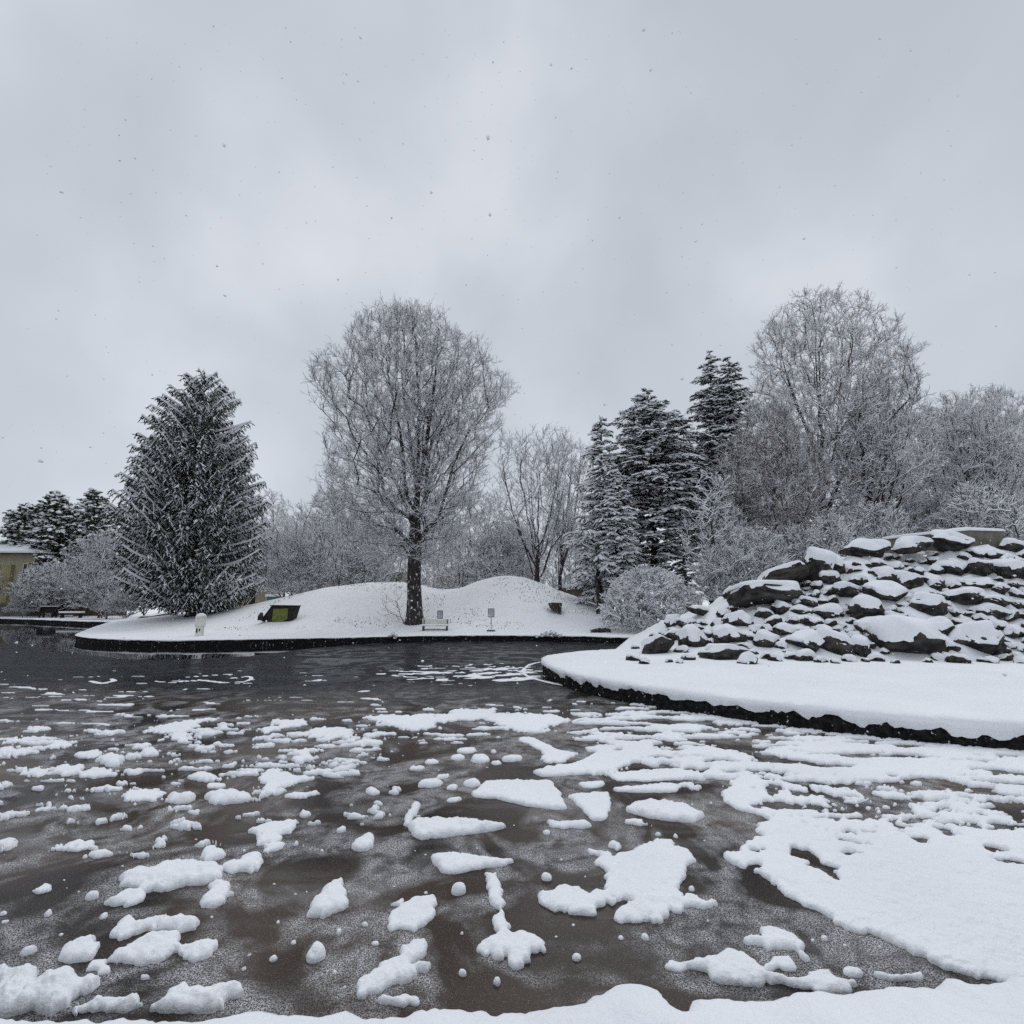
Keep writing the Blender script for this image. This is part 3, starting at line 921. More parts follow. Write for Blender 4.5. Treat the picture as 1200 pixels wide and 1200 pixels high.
# sampling grid that follows the view so that near snow is finer than far snow
gxs = np.arange(-150, 1351, 1.9)
gys = np.concatenate([np.arange(752, 800, 0.8), np.arange(800, 900, 1.1), np.arange(900, 1230, 1.5)])
PX, PY = np.meshgrid(gxs, gys)
U = (PX - 600) / 600
Vv = (600 - PY) / 600
DZ = SP + Vv * CP
T = -CAMZ / DZ
X = U * T
Y = (CP - Vv * SP) * T
F = np.full(X.shape, -1.0)
S = np.full(X.shape, -1, int)
crumbly = (fbm(X * 9, Y * 9, 71, 3, .6) - .5) * 2
crumb2 = (fbm(X * 21, Y * 21, 73, 2, .6) - .5) * 2
wav = (fbm(X * 2.4, Y * 2.4, 75, 3, .55) - .5) * 2
HMAX = np.full(X.shape, .03)
for i, (lab, pts, h, rough, cat) in enumerate(FLOES):
    h = h * (.42 if h > .065 else .70)
    if any(q in lab for q in ('wedge', 'trapezoid', 'shield', 'stick', 'bars')):
        rough = .014
    y0_, y1_ = min(p[1] for p in pts), max(p[1] for p in pts)
    if i != SHEET_I:
        g0 = ground(sum(p[0] for p in pts) / len(pts), (y0_ + y1_) / 2)
        hp = min(600 * h / np.hypot(g0[1], CAMZ) * .95, .42 * (y1_ - y0_))
        pts = [(px, py + hp * (y1_ - py) / (y1_ - y0_ + 1e-6)) for px, py in pts]
    W = np.array([ground(px, py)[:2] for px, py in pts])
    ppx = np.array([p[0] for p in pts])
    ppy = np.array([p[1] for p in pts])
    msk = (PX > ppx.min() - 14) & (PX < ppx.max() + 14) & (PY > ppy.min() - 9) & (PY < ppy.max() + 9)
    idx = np.nonzero(msk)
    d = poly_sdf(X[idx], Y[idx], W)
    if i == SHEET_I:
        for hl in HOLES:
            d = np.minimum(d, -poly_sdf(X[idx], Y[idx], np.array([ground(px, py)[:2] for px, py in hl])))
        # the sheet breaks up into streaks towards the rocky island
        nh = fbm((X[idx] + .4 * Y[idx]) / .75, Y[idx] / .17, 181, 6, .62)
        wq = sstep(1020, 955, PY[idx] + 50 * (vnoise(X[idx] * 1.5, Y[idx] * 1.5, 183) - .5)) * sstep(850, 900, PX[idx])
        thr_ = np.quantile(nh, .56) + (1 - wq) * .6
        d = np.minimum(d, (thr_ - nh) * .35)
    sc = np.sqrt(X[idx] ** 2 + Y[idx] ** 2) / 5.0
    d = d + rough * (1.5 * crumbly[idx] + .9 * crumb2[idx]) * np.clip(sc, .8, 2) + rough * .5 * wav[idx]
    up = d > F[idx]
    a0, a1 = idx[0][up], idx[1][up]
    F[a0, a1] = d[up]
    S[a0, a1] = i
    HMAX[a0, a1] = h


# broken snow in belts: photo outline, share covered, streak length and width in metres
def belt(poly, cover, sx, sy, seed, h=.04, feather=12, skew=0.0, octs=6):
    global F, S, HMAX
    dpx = poly_sdf(PX, PY, np.array(poly))
    wgt = sstep(-feather, feather, dpx)
    xs, ys = X + skew * Y, Y
    n = fbm(xs / sx, ys / sy, seed, octs, .62)
    thr = 1.0 - (cover * wgt)
    ref = np.sort(n[wgt > .5])
    nn = np.interp(n, ref, np.linspace(0, 1, len(ref)))
    f = (nn - thr) * .5 * min(sx, sy)
    f = np.where(wgt > .01, f, -1)
    up = f > F
    S = np.where(up & (F < -.0), -1, S)
    HMAX = np.where(up & (F < 0), h, HMAX)
    F = np.maximum(F, f)


belt([(640, 838), (760, 822), (900, 838), (1010, 856), (1250, 872), (1400, 880), (1400, 960), (1200, 950), (1010, 920), (900, 915), (800, 900), (760, 870)], .50, .62, .22, 81, .045, 16, .35)
belt([(930, 866), (1100, 872), (1400, 885), (1400, 935), (1180, 925), (1050, 915), (930, 905)], .58, .8, .16, 82, .05, 8, .4)
belt([(690, 800), (800, 822), (900, 842), (1010, 858), (1200, 872), (1400, 884), (1400, 892), (1150, 880), (950, 860), (780, 832)], .45, 1.1, .13, 92, .045, 7, .5)
belt([(440, 828), (700, 828), (860, 850), (840, 880), (760, 884), (640, 868), (420, 868)], .18, .6, .22, 83, .04, 10)
belt([(-100, 850), (60, 850), (250, 842), (440, 835), (440, 880), (420, 912), (250, 912), (0, 930), (-100, 930)], .10, .5, .18, 84, .05, 14)
belt([(280, 860), (440, 850), (450, 890), (330, 900)], .22, .4, .14, 85, .05, 10)
belt([(440, 790), (500, 781), (600, 779), (650, 786), (640, 796), (560, 801), (480, 797)], .40, .42, .22, 86, .008, 5, .0, 5)
belt([(-60, 800), (120, 790), (420, 790), (460, 830), (200, 850), (-60, 850)], .05, .9, .2, 87, .02, 10)
belt([(90, 870), (440, 880), (480, 960), (380, 1000), (60, 990), (-60, 940), (-60, 900)], .06, .26, .16, 88, .06, 20)
belt([(690, 860), (880, 890), (880, 920), (820, 925), (700, 905)], .52, .42, .16, 93, .045, 10, .3)

# thin white rims: along the rocky island and swirls far out
def rim(pts, wid, h=.012):
    global F, S, HMAX
    W = curve_pts([ground(px, py)[:2] for px, py in pts], .25)
    d = np.full(X.shape, 9.0)
    msk = (PY < 860)
    xs, ys = X[msk], Y[msk]
    dm = np.full(xs.shape, 9.0)
    for k in range(len(W) - 1):
        ax, ay = W[k]
        ex, ey = W[k + 1] - W[k]
        t = np.clip(((xs - ax) * ex + (ys - ay) * ey) / (ex * ex + ey * ey + 1e-9), 0, 1)
        dm = np.minimum(dm, np.hypot(xs - ax - ex * t, ys - ay - ey * t))
    f = wid * (.4 + 1.1 * vnoise(xs * 1.3, ys * 1.3, 95)) - dm
    up = f > F[msk]
    FF, SS, HH = F[msk], S[msk], HMAX[msk]
    FF[up], SS[up], HH[up] = f[up], -1, h
    F[msk], S[msk], HMAX[msk] = FF, SS, HH


rim([(668, 779), (640, 775.5), (624, 778), (614, 784), (616, 791), (632, 797), (660, 803), (720, 812), (800, 824), (900, 838), (960, 846)], .065)
rim([(182, 798.5), (205, 800), (232, 797), (262, 800), (286, 799), (295, 795), (290, 792.5), (282, 794)], .05)
rim([(215, 794), (240, 792), (272, 790), (270, 791)], .045)
rim([(105, 798), (120, 801), (134, 798), (130, 795.5)], .05)
rim([(108, 827), (130, 826.5), (152, 827)], .10, .03)

# crumbs sprinkled over the near ice
crumb_rng = np.random.default_rng(12)
zones = [((0, 420), (905, 1170), 150), ((420, 860), (880, 1165), 100), ((60, 420), (850, 910), 110), ((400, 560), (850, 930), 50), ((860, 1100), (1080, 1150), 12)]
for (xa, xb), (ya, yb), n in zones:
    for k in range(n):
        cx, cy = crumb_rng.uniform(xa, xb), yb - (yb - ya) * crumb_rng.random() ** .62
        p = ground(cx, cy)
        rr = .012 + .055 * crumb_rng.random() ** 3
        if cy < 960:
            rr *= 1.25
        msk = (abs(X - p[0]) < rr * 2.4) & (abs(Y - p[1]) < rr * 2.4)
        if not msk.any() or F[msk].max() > -.02:
            continue
        an = crumb_rng.uniform(0, 3.14)
        st = crumb_rng.uniform(.55, 1.0)
        dx, dy = X[msk] - p[0], Y[msk] - p[1]
        q = np.hypot((dx * math.cos(an) + dy * math.sin(an)), (-dx * math.sin(an) + dy * math.cos(an)) / st)
        f = rr - q + .25 * rr * crumbly[msk]
        FF, HH, SS = F[msk], HMAX[msk], S[msk]
        up = f > FF
        FF[up], HH[up], SS[up] = f[up], rr * 1.2, -1
        F[msk], HMAX[msk], S[msk] = FF, HH, SS

# nothing under the banks
isl_poly = np.array([tuple(p) for p in curve_pts(isl_front, .3)] + isl_rest)
F = np.where(poly_sdf(X, Y, isl_poly) > .12, -1, F)
F = np.where(poly_sdf(X, Y, np.array([tuple(p) for p in curve_pts(far_edge, .5)] + far_rest)) > .1, -1, F)
F[np.abs(F) < 1e-6] = -1e-6

# outlines by marching through the grid cells
ny, nx = F.shape
pos = F > 0
cell = pos[:-1, :-1] | pos[1:, :-1] | pos[:-1, 1:] | pos[1:, 1:]
parent_ = {}


def find(a):
    while parent_[a] != a:
        parent_[a] = parent_[parent_[a]]
        a = parent_[a]
    return a


verts, vkey, faces_, edge_v = [], {}, [], []
vs_src, vs_h = [], []


def corner(j, i):
    k = j * nx + i
    r_ = vkey.get(k)
    if r_ is None:
        r_ = vkey[k] = len(verts)
        verts.append((X[j, i], Y[j, i]))
        vs_src.append(S[j, i])
        vs_h.append(HMAX[j, i])
        parent_[r_] = r_
        edge_v.append(False)
    return r_


def crossing(j0, i0, j1, i1):
    k = (min(j0 * nx + i0, j1 * nx + i1), max(j0 * nx + i0, j1 * nx + i1))
    r_ = vkey.get(k)
    if r_ is None:
        a, b = F[j0, i0], F[j1, i1]
        t = min(max(a / (a - b), .03), .97)
        r_ = vkey[k] = len(verts)
        verts.append((X[j0, i0] + t * (X[j1, i1] - X[j0, i0]), Y[j0, i0] + t * (Y[j1, i1] - Y[j0, i0])))
        q = (j0, i0) if a > 0 else (j1, i1)
        vs_src.append(S[q])
        vs_h.append(HMAX[q])
        parent_[r_] = r_
        edge_v.append(True)
    return r_


rim_edges = []
cj, ci = np.nonzero(cell)
for j, i in zip(cj.tolist(), ci.tolist()):
    cs = ((j, i), (j, i + 1), (j + 1, i + 1), (j + 1, i))
    ins = [pos[c] for c in cs]
    loop, cut = [], []
    for k in range(4):
        a, b = cs[k], cs[(k + 1) % 4]
        if ins[k]:
            loop.append(corner(*a))
        if ins[k] != ins[(k + 1) % 4]:
            c_ = crossing(a[0], a[1], b[0], b[1])
            loop.append(c_)
            cut.append((c_, ins[k]))
    if len(loop) < 3:
        continue
    faces_.append(loop[::-1])
    r0 = find(loop[0])
    for v in loop[1:]:
        r1 = find(v)
        if r1 != r0:
            parent_[r1] = r0
    for k in range(len(loop)):
        a, b = loop[k], loop[(k + 1) % len(loop)]
        if edge_v[a] and edge_v[b] and len(cut) >= 2:
            rim_edges.append((a, b))
VX = np.array(verts)
nV = len(VX)
isedge = np.array(edge_v)
kd = kdtree.KDTree(int(isedge.sum()))
for i in np.nonzero(isedge)[0].tolist():
    kd.insert((VX[i, 0], VX[i, 1], 0), i)
kd.balance()
DD = np.zeros(nV)
for i in np.nonzero(~isedge)[0].tolist():
    DD[i] = kd.find((VX[i, 0], VX[i, 1], 0))[2]
vh = np.array(vs_h)
root = np.array([find(i) for i in range(nV)])
wid_ = np.clip(vh * 1.25, .02, .14)
prof = np.sqrt(np.clip(1 - (1 - np.clip(DD / wid_, 0, 1)) ** 2, 0, 1))
lump = (fbm(VX[:, 0] * 13, VX[:, 1] * 13, 77, 4, .65) - .5) * 1.7
lump2 = fbm(VX[:, 0] * 4, VX[:, 1] * 4, 78, 3, .5) - .5
dome = np.clip(DD / .35, 0, 1) * .25 * np.minimum(vh, .12)
Zt = vh * (.28 + .72 * prof) * (1 + .55 * lump * np.clip(prof + .2, 0, 1) + .45 * lump2) + dome * (vh > .06)
Zt = np.maximum(Zt, .004)

comps = {}
for fi, f in enumerate(faces_):
    comps.setdefault(root[f[0]], []).append(fi)
rims = {}
for a, b in rim_edges:
    rims.setdefault(root[a], []).append((a, b))


def comp_area(fs):
    s_ = 0.0
    for fi in fs:
        f = faces_[fi]
        qs = [topx(VX[v, 0], VX[v, 1], 0) for v in f]
        for k in range(len(qs)):
            s_ += qs[k][0] * qs[(k + 1) % len(qs)][1] - qs[(k + 1) % len(qs)][0] * qs[k][1]
    return abs(s_) / 2


order = sorted(comps, key=lambda r_: -comp_area(comps[r_]))


def snow_mesh(name, roots):
    V3, FF = [], []
    for r_ in roots:
        mp_ = {}
        for fi in comps[r_]:
            for v in faces_[fi]:
                if v not in mp_:
                    mp_[v] = len(V3)
                    V3.append((VX[v, 0], VX[v, 1], Zt[v]))
            FF.append([mp_[v] for v in faces_[fi]])
        cx, cy = np.mean([VX[v] for v in mp_], axis=0)
        sk = {}
        for a, b in rims.get(r_, []):
            for v in (a, b):
                if v not in sk:
                    sk[v] = len(V3)
                    V3.append((VX[v, 0], VX[v, 1] + .25 * min(Zt[v], .05), -.004))
            FF.append([mp_[b], mp_[a], sk[a], sk[b]])
    me_ = bpy.data.meshes.new(name)
    me_.from_pydata([tuple(map(float, v)) for v in V3], [], FF)
    me_.materials.append(SNOW)
    bm_ = bmesh.new()
    bm_.from_mesh(me_)
    bmesh.ops.recalc_face_normals(bm_, faces=bm_.faces[:])
    if sum(f.normal.z * f.calc_area() for f in bm_.faces if abs(f.normal.z) > .5) < 0:
        bmesh.ops.reverse_faces(bm_, faces=bm_.faces[:])
    bm_.to_mesh(me_)
    bm_.free()
    me_.polygons.foreach_set('use_smooth', np.ones(len(me_.polygons), bool))
    return obj(name, me_)


ORD = ['', 'second', 'third', 'fourth', 'fifth', 'sixth', 'seventh', 'eighth', 'ninth', 'tenth', 'eleventh', 'twelfth', 'thirteenth', 'fourteenth', 'fifteenth', 'sixteenth', 'seventeenth', 'eighteenth', 'nineteenth', 'twentieth']
SHORT = {}
named_pos = {}
used_lab = {}
TOPN = 280
indiv = order[:TOPN]
info = []
for r_ in indiv:
    vv = sorted({v for fi in comps[r_] for v in faces_[fi]})
    src = [vs_src[v] for v in vv if vs_src[v] >= 0]
    cen = VX[vv].mean(axis=0)
    lab = None
    if src and len(src) > .3 * len(vv):
        vals, cnt = np.unique(src, return_counts=True)
        for q in np.argsort(-cnt):
            if vals[q] not in named_pos:
                lab = int(vals[q])
                break
        if lab is not None:
            named_pos[lab] = cen
    ext = VX[vv].max(axis=0) - VX[vv].min(axis=0)
    info.append((r_, lab, cen, ext))
LM = list(named_pos.items())
pend = []
for r_, lab, cen, ext in info:
    o = snow_mesh('snow_sheet' if lab == SHEET_I else ('snow_chunk' if lab is not None and FLOES[lab][4] != 'snow patch' else 'snow_patch' if max(ext) > .35 else 'snow_lump'), [r_])
    if lab is not None:
        tag(o, FLOES[lab][0], FLOES[lab][4], 'pieces of snow lying on the ice')
    else:
        dist = [(float(np.hypot(*(p - cen))), k) for k, p in LM if k != SHEET_I]
        dm_, k = min(dist)
        dv = cen - named_pos[k]
        rel = 'beyond' if dv[1] > abs(dv[0]) else 'in front of' if -dv[1] > abs(dv[0]) else 'beside'
        mx = max(ext)
        form = 'speck' if mx < .09 else 'small lump' if mx < .2 else 'lump' if mx < .4 else 'flat patch' if mx < .9 else 'wide broken patch'
        words = FLOES[k][0].split()
        short = ' '.join(words[:7])
        while short.split()[-1] in ('a', 'the', 'of', 'with', 'at', 'in', 'to', 'its', 'and', 'one', 'two', 'its', 'beside', 'from', 'on', 'between', 'behind', 'beyond', 'below', 'lying', 'an', 'by', 'that', 'first', 'second', 'last', 'third', 'sharp', 'straight', 'long', 'near', 'against', 'resting', 'standing', 'tucked', 'trailing', 'like', 'no', 'nothing', 'leaning', 'touching', 'reaching', 'pointing', 'midway', 'just', 'under', 'broad', 'largest', 'four', 'flat', 'larger', 'thin', 'row', 'high', 'alone', 'joined', 'shaped', 'broken', 'loaf-shaped', 'cut', 'round', 'crumb', 'tallest', 'white', 'outer', 'arrowhead-shaped', 'all', 'covering', 'plump', 'small', 'crumbs', 'squarish', 'upper'):
            short = ' '.join(short.split()[:-1])
        pend.append((k, rel, form, dm_, o, short))
pend.sort(key=lambda t_: (t_[0], t_[1], t_[2], t_[3]))
cntr = {}
for k, rel, form, dm_, o, short in pend:
    key = (short, rel, form)
    n = cntr.get(key, 0)
    cntr[key] = n + 1
    pre = (ORD[min(n, 19)] + ' nearest ' if n else '')
    while len(f"{pre}{form} of snow {rel} the {short}".split()) > 16:
        short = ' '.join(short.split()[:-1])
    tag(o, f"{pre}{form} of snow {rel} the {short}", 'snow patch' if 'patch' in form else 'snow lump', 'pieces of snow lying on the ice')
rest_c = order[TOPN:]
if rest_c:
    o = snow_mesh('snow_crumbs', rest_c)
    tag(o, 'tiny snow crumbs and flecks sprinkled over the dark ice', 'snow crumbs', kind='stuff')
print('SNOW', len(order), len(verts))

# ------------------------------------------------------------------ trees
def norm(v):
    return v / (np.linalg.norm(v, axis=-1, keepdims=True) + 1e-9)


def seg_mesh(name, P0, P1, R0, R1, snow, mats, blobs=None):
    """thin four-sided twigs: snow rides on the two upper faces"""
    P0, P1 = np.asarray(P0, float), np.asarray(P1, float)
    R0, R1, snow = (np.asarray(a, float) for a in (R0, R1, snow))
    d = norm(P1 - P0)
    hor = np.hypot(d[:, 0], d[:, 1])
    up = np.tile([0, 0, 1.0], (len(d), 1))
    vert = hor < .12
    up[vert] = [1.0, .3, 0]
    s = norm(np.cross(d, up))
    u = np.cross(s, d)
    sn = snow * np.clip(hor * 1.4, 0.25, 1)
    V = np.empty((len(d), 8, 3))
    for k, (p, r) in enumerate(((P0, R0), (P1, R1))):
        rr = r[:, None]
        V[:, k * 4 + 0] = p + s * rr
        V[:, k * 4 + 1] = p + u * (rr * .6 + sn[:, None])
        V[:, k * 4 + 2] = p - s * rr
        V[:, k * 4 + 3] = p - u * rr
    base = (np.arange(len(d)) * 8)[:, None]
    Q = np.concatenate([base + np.array([[a, (a + 1) % 4, 4 + (a + 1) % 4, 4 + a]]) for a in range(4)], axis=1).reshape(-1, 4)
    mi = np.zeros((len(d), 4), int)
    has = (snow > 0)
    mi[:, 0] = has
    mi[:, 1] = has & (~vert)
    V = V.reshape(-1, 3)
    if blobs is not None:
        bv, bt = blobs
        return mesh_np(name, np.vstack([V, bv]), Q, bt + len(V), mats=mats, mi=np.concatenate([mi.ravel(), np.ones(len(bt), int)]), smooth=False)
    return mesh_np(name, V, Q, mats=mats, mi=mi.ravel(), smooth=False)


ICO = None


def blob_arrays(centers, rx, rz, rng):
    global ICO
    if ICO is None:
        bm = bmesh.new()
        bmesh.ops.create_icosphere(bm, subdivisions=1, radius=1)
        ICO = (np.array([v.co[:] for v in bm.verts]), np.array([[v.index for v in f.verts] for f in bm.faces]))
        bm.free()
    v, f = ICO
    n = len(centers)
    fac = rng.uniform(.62, 1.2, (n, len(v), 1))
    V = v[None] * fac * np.stack([rx, rx, rz], 1)[:, None, :] + np.asarray(centers)[:, None, :]
    T_ = (f[None] + (np.arange(n) * len(v))[:, None, None]).reshape(-1, 3)
    return V.reshape(-1, 3), T_


def tube_chain(chains, sides=9, rng=None):
    V, Q = [], []
    n0 = 0
    ang = 2 * np.pi * np.arange(sides) / sides
    for pts, rad in chains:
        pts = np.asarray(pts, float)
        rad = np.asarray(rad, float)
        d = norm(np.gradient(pts, axis=0))
        ref = np.array([1.0, 0.2, 0]) if abs(d[0, 2]) > .8 else np.array([0, 0, 1.0])
        a = norm(np.cross(d, ref))
        b = np.cross(d, a)
        wob = 1 + .10 * np.sin(ang * 3 + n0 * .7)[None, :, None]
        ring = pts[:, None] + (a[:, None] * np.cos(ang)[None, :, None] + b[:, None] * np.sin(ang)[None, :, None]) * rad[:, None, None] * wob
        V.append(ring.reshape(-1, 3))
        i = np.arange(len(pts) - 1)[:, None] * sides
        k = np.arange(sides)[None]
        k2 = (k + 1) % sides
        Q.append(np.stack([i + k, i + k2, i + sides + k2, i + sides + k], -1).reshape(-1, 4) + n0)
        n0 += len(pts) * sides
    return np.vstack(V), np.vstack(Q)


class Tree:
    """a leafless tree grown towards points spread through its crown"""

    def __init__(self, seed):
        self.rng = np.random.default_rng(seed)
        self.P = np.zeros((60000, 3))
        self.D = np.zeros((60000, 3))
        self.par = np.full(60000, -1)
        self.pl = np.zeros(60000)
        self.n = 0

    def add(self, p, par, d):
        i = self.n
        self.P[i], self.par[i], self.D[i] = p, par, d
        self.pl[i] = 0 if par < 0 else self.pl[par] + np.linalg.norm(self.P[par] - p)
        self.n += 1
        return i

    def path(self, pts, start=-1):
        pts = np.asarray(pts, float)
        last = start
        for k, p in enumerate(pts):
            d = norm(pts[min(k + 1, len(pts) - 1)] - pts[max(k - 1, 0)])
            last = self.add(p, last, d)
        return last

    def connect(self, a, lo=0, wpl=.22, upw=.8, u0=.35, step=.5, curl=.32, minpl=0.0, wob=.03):
        n = self.n
        dv = a - self.P[lo:n]
        dist = np.linalg.norm(dv, axis=1) + 1e-6
        dn = dv / dist[:, None]
        cos = (dn * self.D[lo:n]).sum(1)
        cost = dist * (1 + .55 * (1 - cos)) * (1 + upw * np.maximum(0, u0 - dn[:, 2])) + wpl * self.pl[lo:n]
        cost = np.where(self.pl[lo:n] < minpl, 1e9, cost)
        k = int(np.argmin(cost)) + lo
        p0 = self.P[k]
        L_ = np.linalg.norm(a - p0)
        if L_ < .12:
            return
        t0 = self.D[k] * .55 + norm(a - p0) * .75
        t0 = norm(t0) * L_ * curl * 1.6
        t1 = norm((a - p0) / L_ + np.array([0, 0, .6])) * L_ * curl
        ns = max(2, int(L_ / step))
        last = k
        for q in range(1, ns + 1):
            t = q / ns
            h = (2 * t ** 3 - 3 * t ** 2 + 1) * p0 + (t ** 3 - 2 * t ** 2 + t) * t0 + (-2 * t ** 3 + 3 * t ** 2) * a + (t ** 3 - t ** 2) * t1
            if q < ns:
                h = h + self.rng.normal(0, wob * min(1, L_ / 2), 3)
            d = norm(h - self.P[last])
            last = self.add(h, last, norm(d * .8 + self.D[last] * .2))
        return last

    def finish(self, name, r_tip=.010, expo=2.35, r_max=None, thick=.05, twigs=4, twig_len=.55, snow=.016, upb=.45, bark=BARK, twig=TWIG, parent=None, sub=2, spread=.8, snow_limb=.03, tw_r=.009):
        n = self.n
        P, par = self.P[:n], self.par[:n]
        rr = np.full(n, r_tip ** expo)
        acc = np.zeros(n)
        kids = np.zeros(n, int)
        for i in range(n - 1, 0, -1):
            v = max(acc[i], r_tip ** expo)
            acc[i] = v
            if par[i] >= 0:
                acc[par[i]] += v
                kids[par[i]] += 1
        acc[0] = max(acc[0], 1e-9)
        rad = acc ** (1 / expo)
        if r_max:
            # keep the twigs as they are and swell only towards the trunk
            g_ = math.log(r_max / r_tip) / math.log(rad.max() / r_tip)
            rad = r_tip * (rad / r_tip) ** g_
        self.rad = rad
        # thick wood: one tube from each fork on
        best = np.full(n, -1)
        for i in range(1, n):
            p = par[i]
            if p >= 0 and (best[p] < 0 or rad[i] > rad[best[p]]):
                best[p] = i
        chains = []
        for i in range(n):
            p = par[i]
            if rad[i] < thick:
                continue
            if p >= 0 and best[p] == i:
                continue
            ch = [i]
            while best[ch[-1]] >= 0 and rad[best[ch[-1]]] >= thick * .8:
                ch.append(best[ch[-1]])
            pts = P[ch]
            rd = rad[ch].copy()
            if p >= 0:
                pts = np.vstack([P[p], pts])
                rd = np.concatenate([[rd[0]], rd])
            if p < 0:                                 # root flare
                zz = pts[:, 2] - pts[0, 2]
                rd = rd * (1 + .55 * np.exp(-zz / (.9 * rd[0] * 2)))
            if len(pts) > 1:
                chains.append((pts, rd))
        V, Q = tube_chain(chains)
        tr = obj('trunk', mesh_np('trunk', V, Q, mats=[bark]), parent)
        # thin wood and twigs
        ii = np.nonzero((par >= 0) & (rad < thick * 1.3))[0]
        A0, A1 = [P[par[ii]]], [P[ii]]
        RA0, RA1 = [np.minimum(rad[par[ii]], rad[ii] * 1.3)], [rad[ii]]
        SN = [np.full(len(ii), snow * 1.3)]
        # snow lying along the upper side of the limbs
        il = np.nonzero((par >= 0) & (rad >= thick) & (rad < .25))[0]
        d = norm(P[il] - P[par[il]])
        il = il[np.hypot(d[:, 0], d[:, 1]) > .45]
        if len(il):
            offz = np.zeros((len(il), 3))
            offz[:, 2] = rad[il] * .95
            A0.append(P[par[il]] + offz)
            A1.append(P[il] + offz)
            RA0.append(rad[il] * .45)
            RA1.append(rad[il] * .45)
            SN.append(np.full(len(il), snow_limb))
        tip = np.nonzero(rad < thick * .55)[0]
        rep = np.repeat(tip, twigs)
        m_ = len(rep)
        rng = self.rng
        dirs = norm(self.D[rep] * .7 + rng.normal(0, spread * .62, (m_, 3)) + np.array([0, 0, upb]))
        ln = twig_len * rng.uniform(.35, 1.15, m_)[:, None]
        b0 = P[rep]
        b1 = b0 + dirs * ln * .5
        d2 = norm(dirs + rng.normal(0, .28, (m_, 3)) + np.array([0, 0, upb * .5]))
        b2 = b1 + d2 * ln * .5
        for q0, q1, ra, rb in ((b0, b1, 1.0, .85), (b1, b2, .85, .55)):
            A0.append(q0)
            A1.append(q1)
            RA0.append(np.full(m_, tw_r * ra))
            RA1.append(np.full(m_, tw_r * rb))
            SN.append(np.where(rng.random(m_) < .9, snow, 0.0))
        for k in range(sub):
            t = rng.uniform(.2, .95, m_)[:, None]
            s0 = np.where(t < .5, b0 + (b1 - b0) * t * 2, b1 + (b2 - b1) * (t - .5) * 2)
            sd = norm(dirs + rng.normal(0, .6, (m_, 3)))
            A0.append(s0)
            A1.append(s0 + sd * ln * rng.uniform(.3, .6, m_)[:, None])
            RA0.append(np.full(m_, tw_r * .75))
            RA1.append(np.full(m_, tw_r * .5))
            SN.append(np.where(rng.random(m_) < .85, snow * .9, 0.0))
        cw = obj('crown', seg_mesh('crown', np.vstack(A0), np.vstack(A1), np.concatenate(RA0), np.concatenate(RA1), np.concatenate(SN), [twig, SNOWT]), parent)
        return tr, cw


def px_env(rows, base_px, Yt):
    """crown outline in photo points -> heights and half widths in metres"""
    b = at(base_px[0], base_px[1], Yt)
    env = []
    for py, xl, xr in rows:
        l_, r_ = at(xl, py, Yt), at(xr, py, Yt)
        env.append((l_[2] - b[2], (l_[0] + r_[0]) / 2 - b[0], (r_[0] - l_[0]) / 2))
    env.sort()
    return b, np.array(env)


def env_points(env, n, rng, shell=.0, zlo=None, depth=1.0):
    z0, z1 = env[0, 0] if zlo is None else zlo, env[-1, 0]
    out_ = []
    wmax = env[:, 2].max()
    while len(out_) < n:
        z = rng.uniform(z0, z1)
        hw = np.interp(z, env[:, 0], env[:, 2])
        if rng.random() > (hw / wmax) ** 1.6 + .08:
            continue
        cx = np.interp(z, env[:, 0], env[:, 1])
        a = rng.uniform(0, 2 * np.pi)
        r = math.sqrt(rng.uniform(shell, 1)) * (1 + .08 * math.sin(2.6 * a + z * 1.1) + .07 * math.sin(5 * a - z * 1.9))
        out_.append((cx + hw * r * math.cos(a), hw * depth * r * math.sin(a), z))
    return np.array(out_)


def bare_tree(name, label, base, env, seed, trunk, leaders=10, n_attr=600, group=None, limbs=(), zlo=None, upw=.8, u0=.35, depth=.85, leader_shell=.75, r_max=.4, step=.5, curl=.32, jit=.2, wpl=.22, cat='tree', minpl=1.0, leader_up=True, **kw):
    root = empty(name, base)
    tag(root, label, cat, group)
    t = Tree(seed)
    rng = t.rng
    t.path(trunk)
    for st, pts in limbs:
        k = int(np.argmin(np.linalg.norm(t.P[:t.n] - np.array(st), axis=1)))
        t.path(pts, k)
    fork = np.array(trunk[len(trunk) // 2])
    pts = env_points(env, n_attr, rng, 0, zlo, depth)
    if leaders:
        lp = env_points(env, leaders * 4, rng, leader_shell, zlo, depth)
        lp = lp[np.argsort(-lp[:, 2])][:leaders * 3] if leader_up else lp
        lp = lp[rng.permutation(len(lp))][:leaders]
        lp = lp[np.argsort(np.linalg.norm(lp - fork, axis=1))]
        for a in lp:
            t.connect(a, wpl=.05, upw=upw, u0=u0, step=step, curl=curl, minpl=minpl)
    dd = np.linalg.norm(pts - fork, axis=1) * (1 + jit * rng.uniform(-1, 1, len(pts)))
    for a in pts[np.argsort(dd)]:
        t.connect(a, wpl=wpl, upw=upw, u0=u0, step=step, curl=curl, minpl=minpl)
    t.finish(name, r_max=r_max, parent=root, **kw)
    return root


def wiggle(p0, p1, n, amp, rng):
    p0, p1 = np.array(p0, float), np.array(p1, float)
    o_ = []
    for k in range(n):
        t = k / (n - 1)
        p = p0 + (p1 - p0) * t
        if 0 < k:
            p = p + np.array([rng.normal(0, amp), rng.normal(0, amp), 0])
        o_.append(p)
    return o_


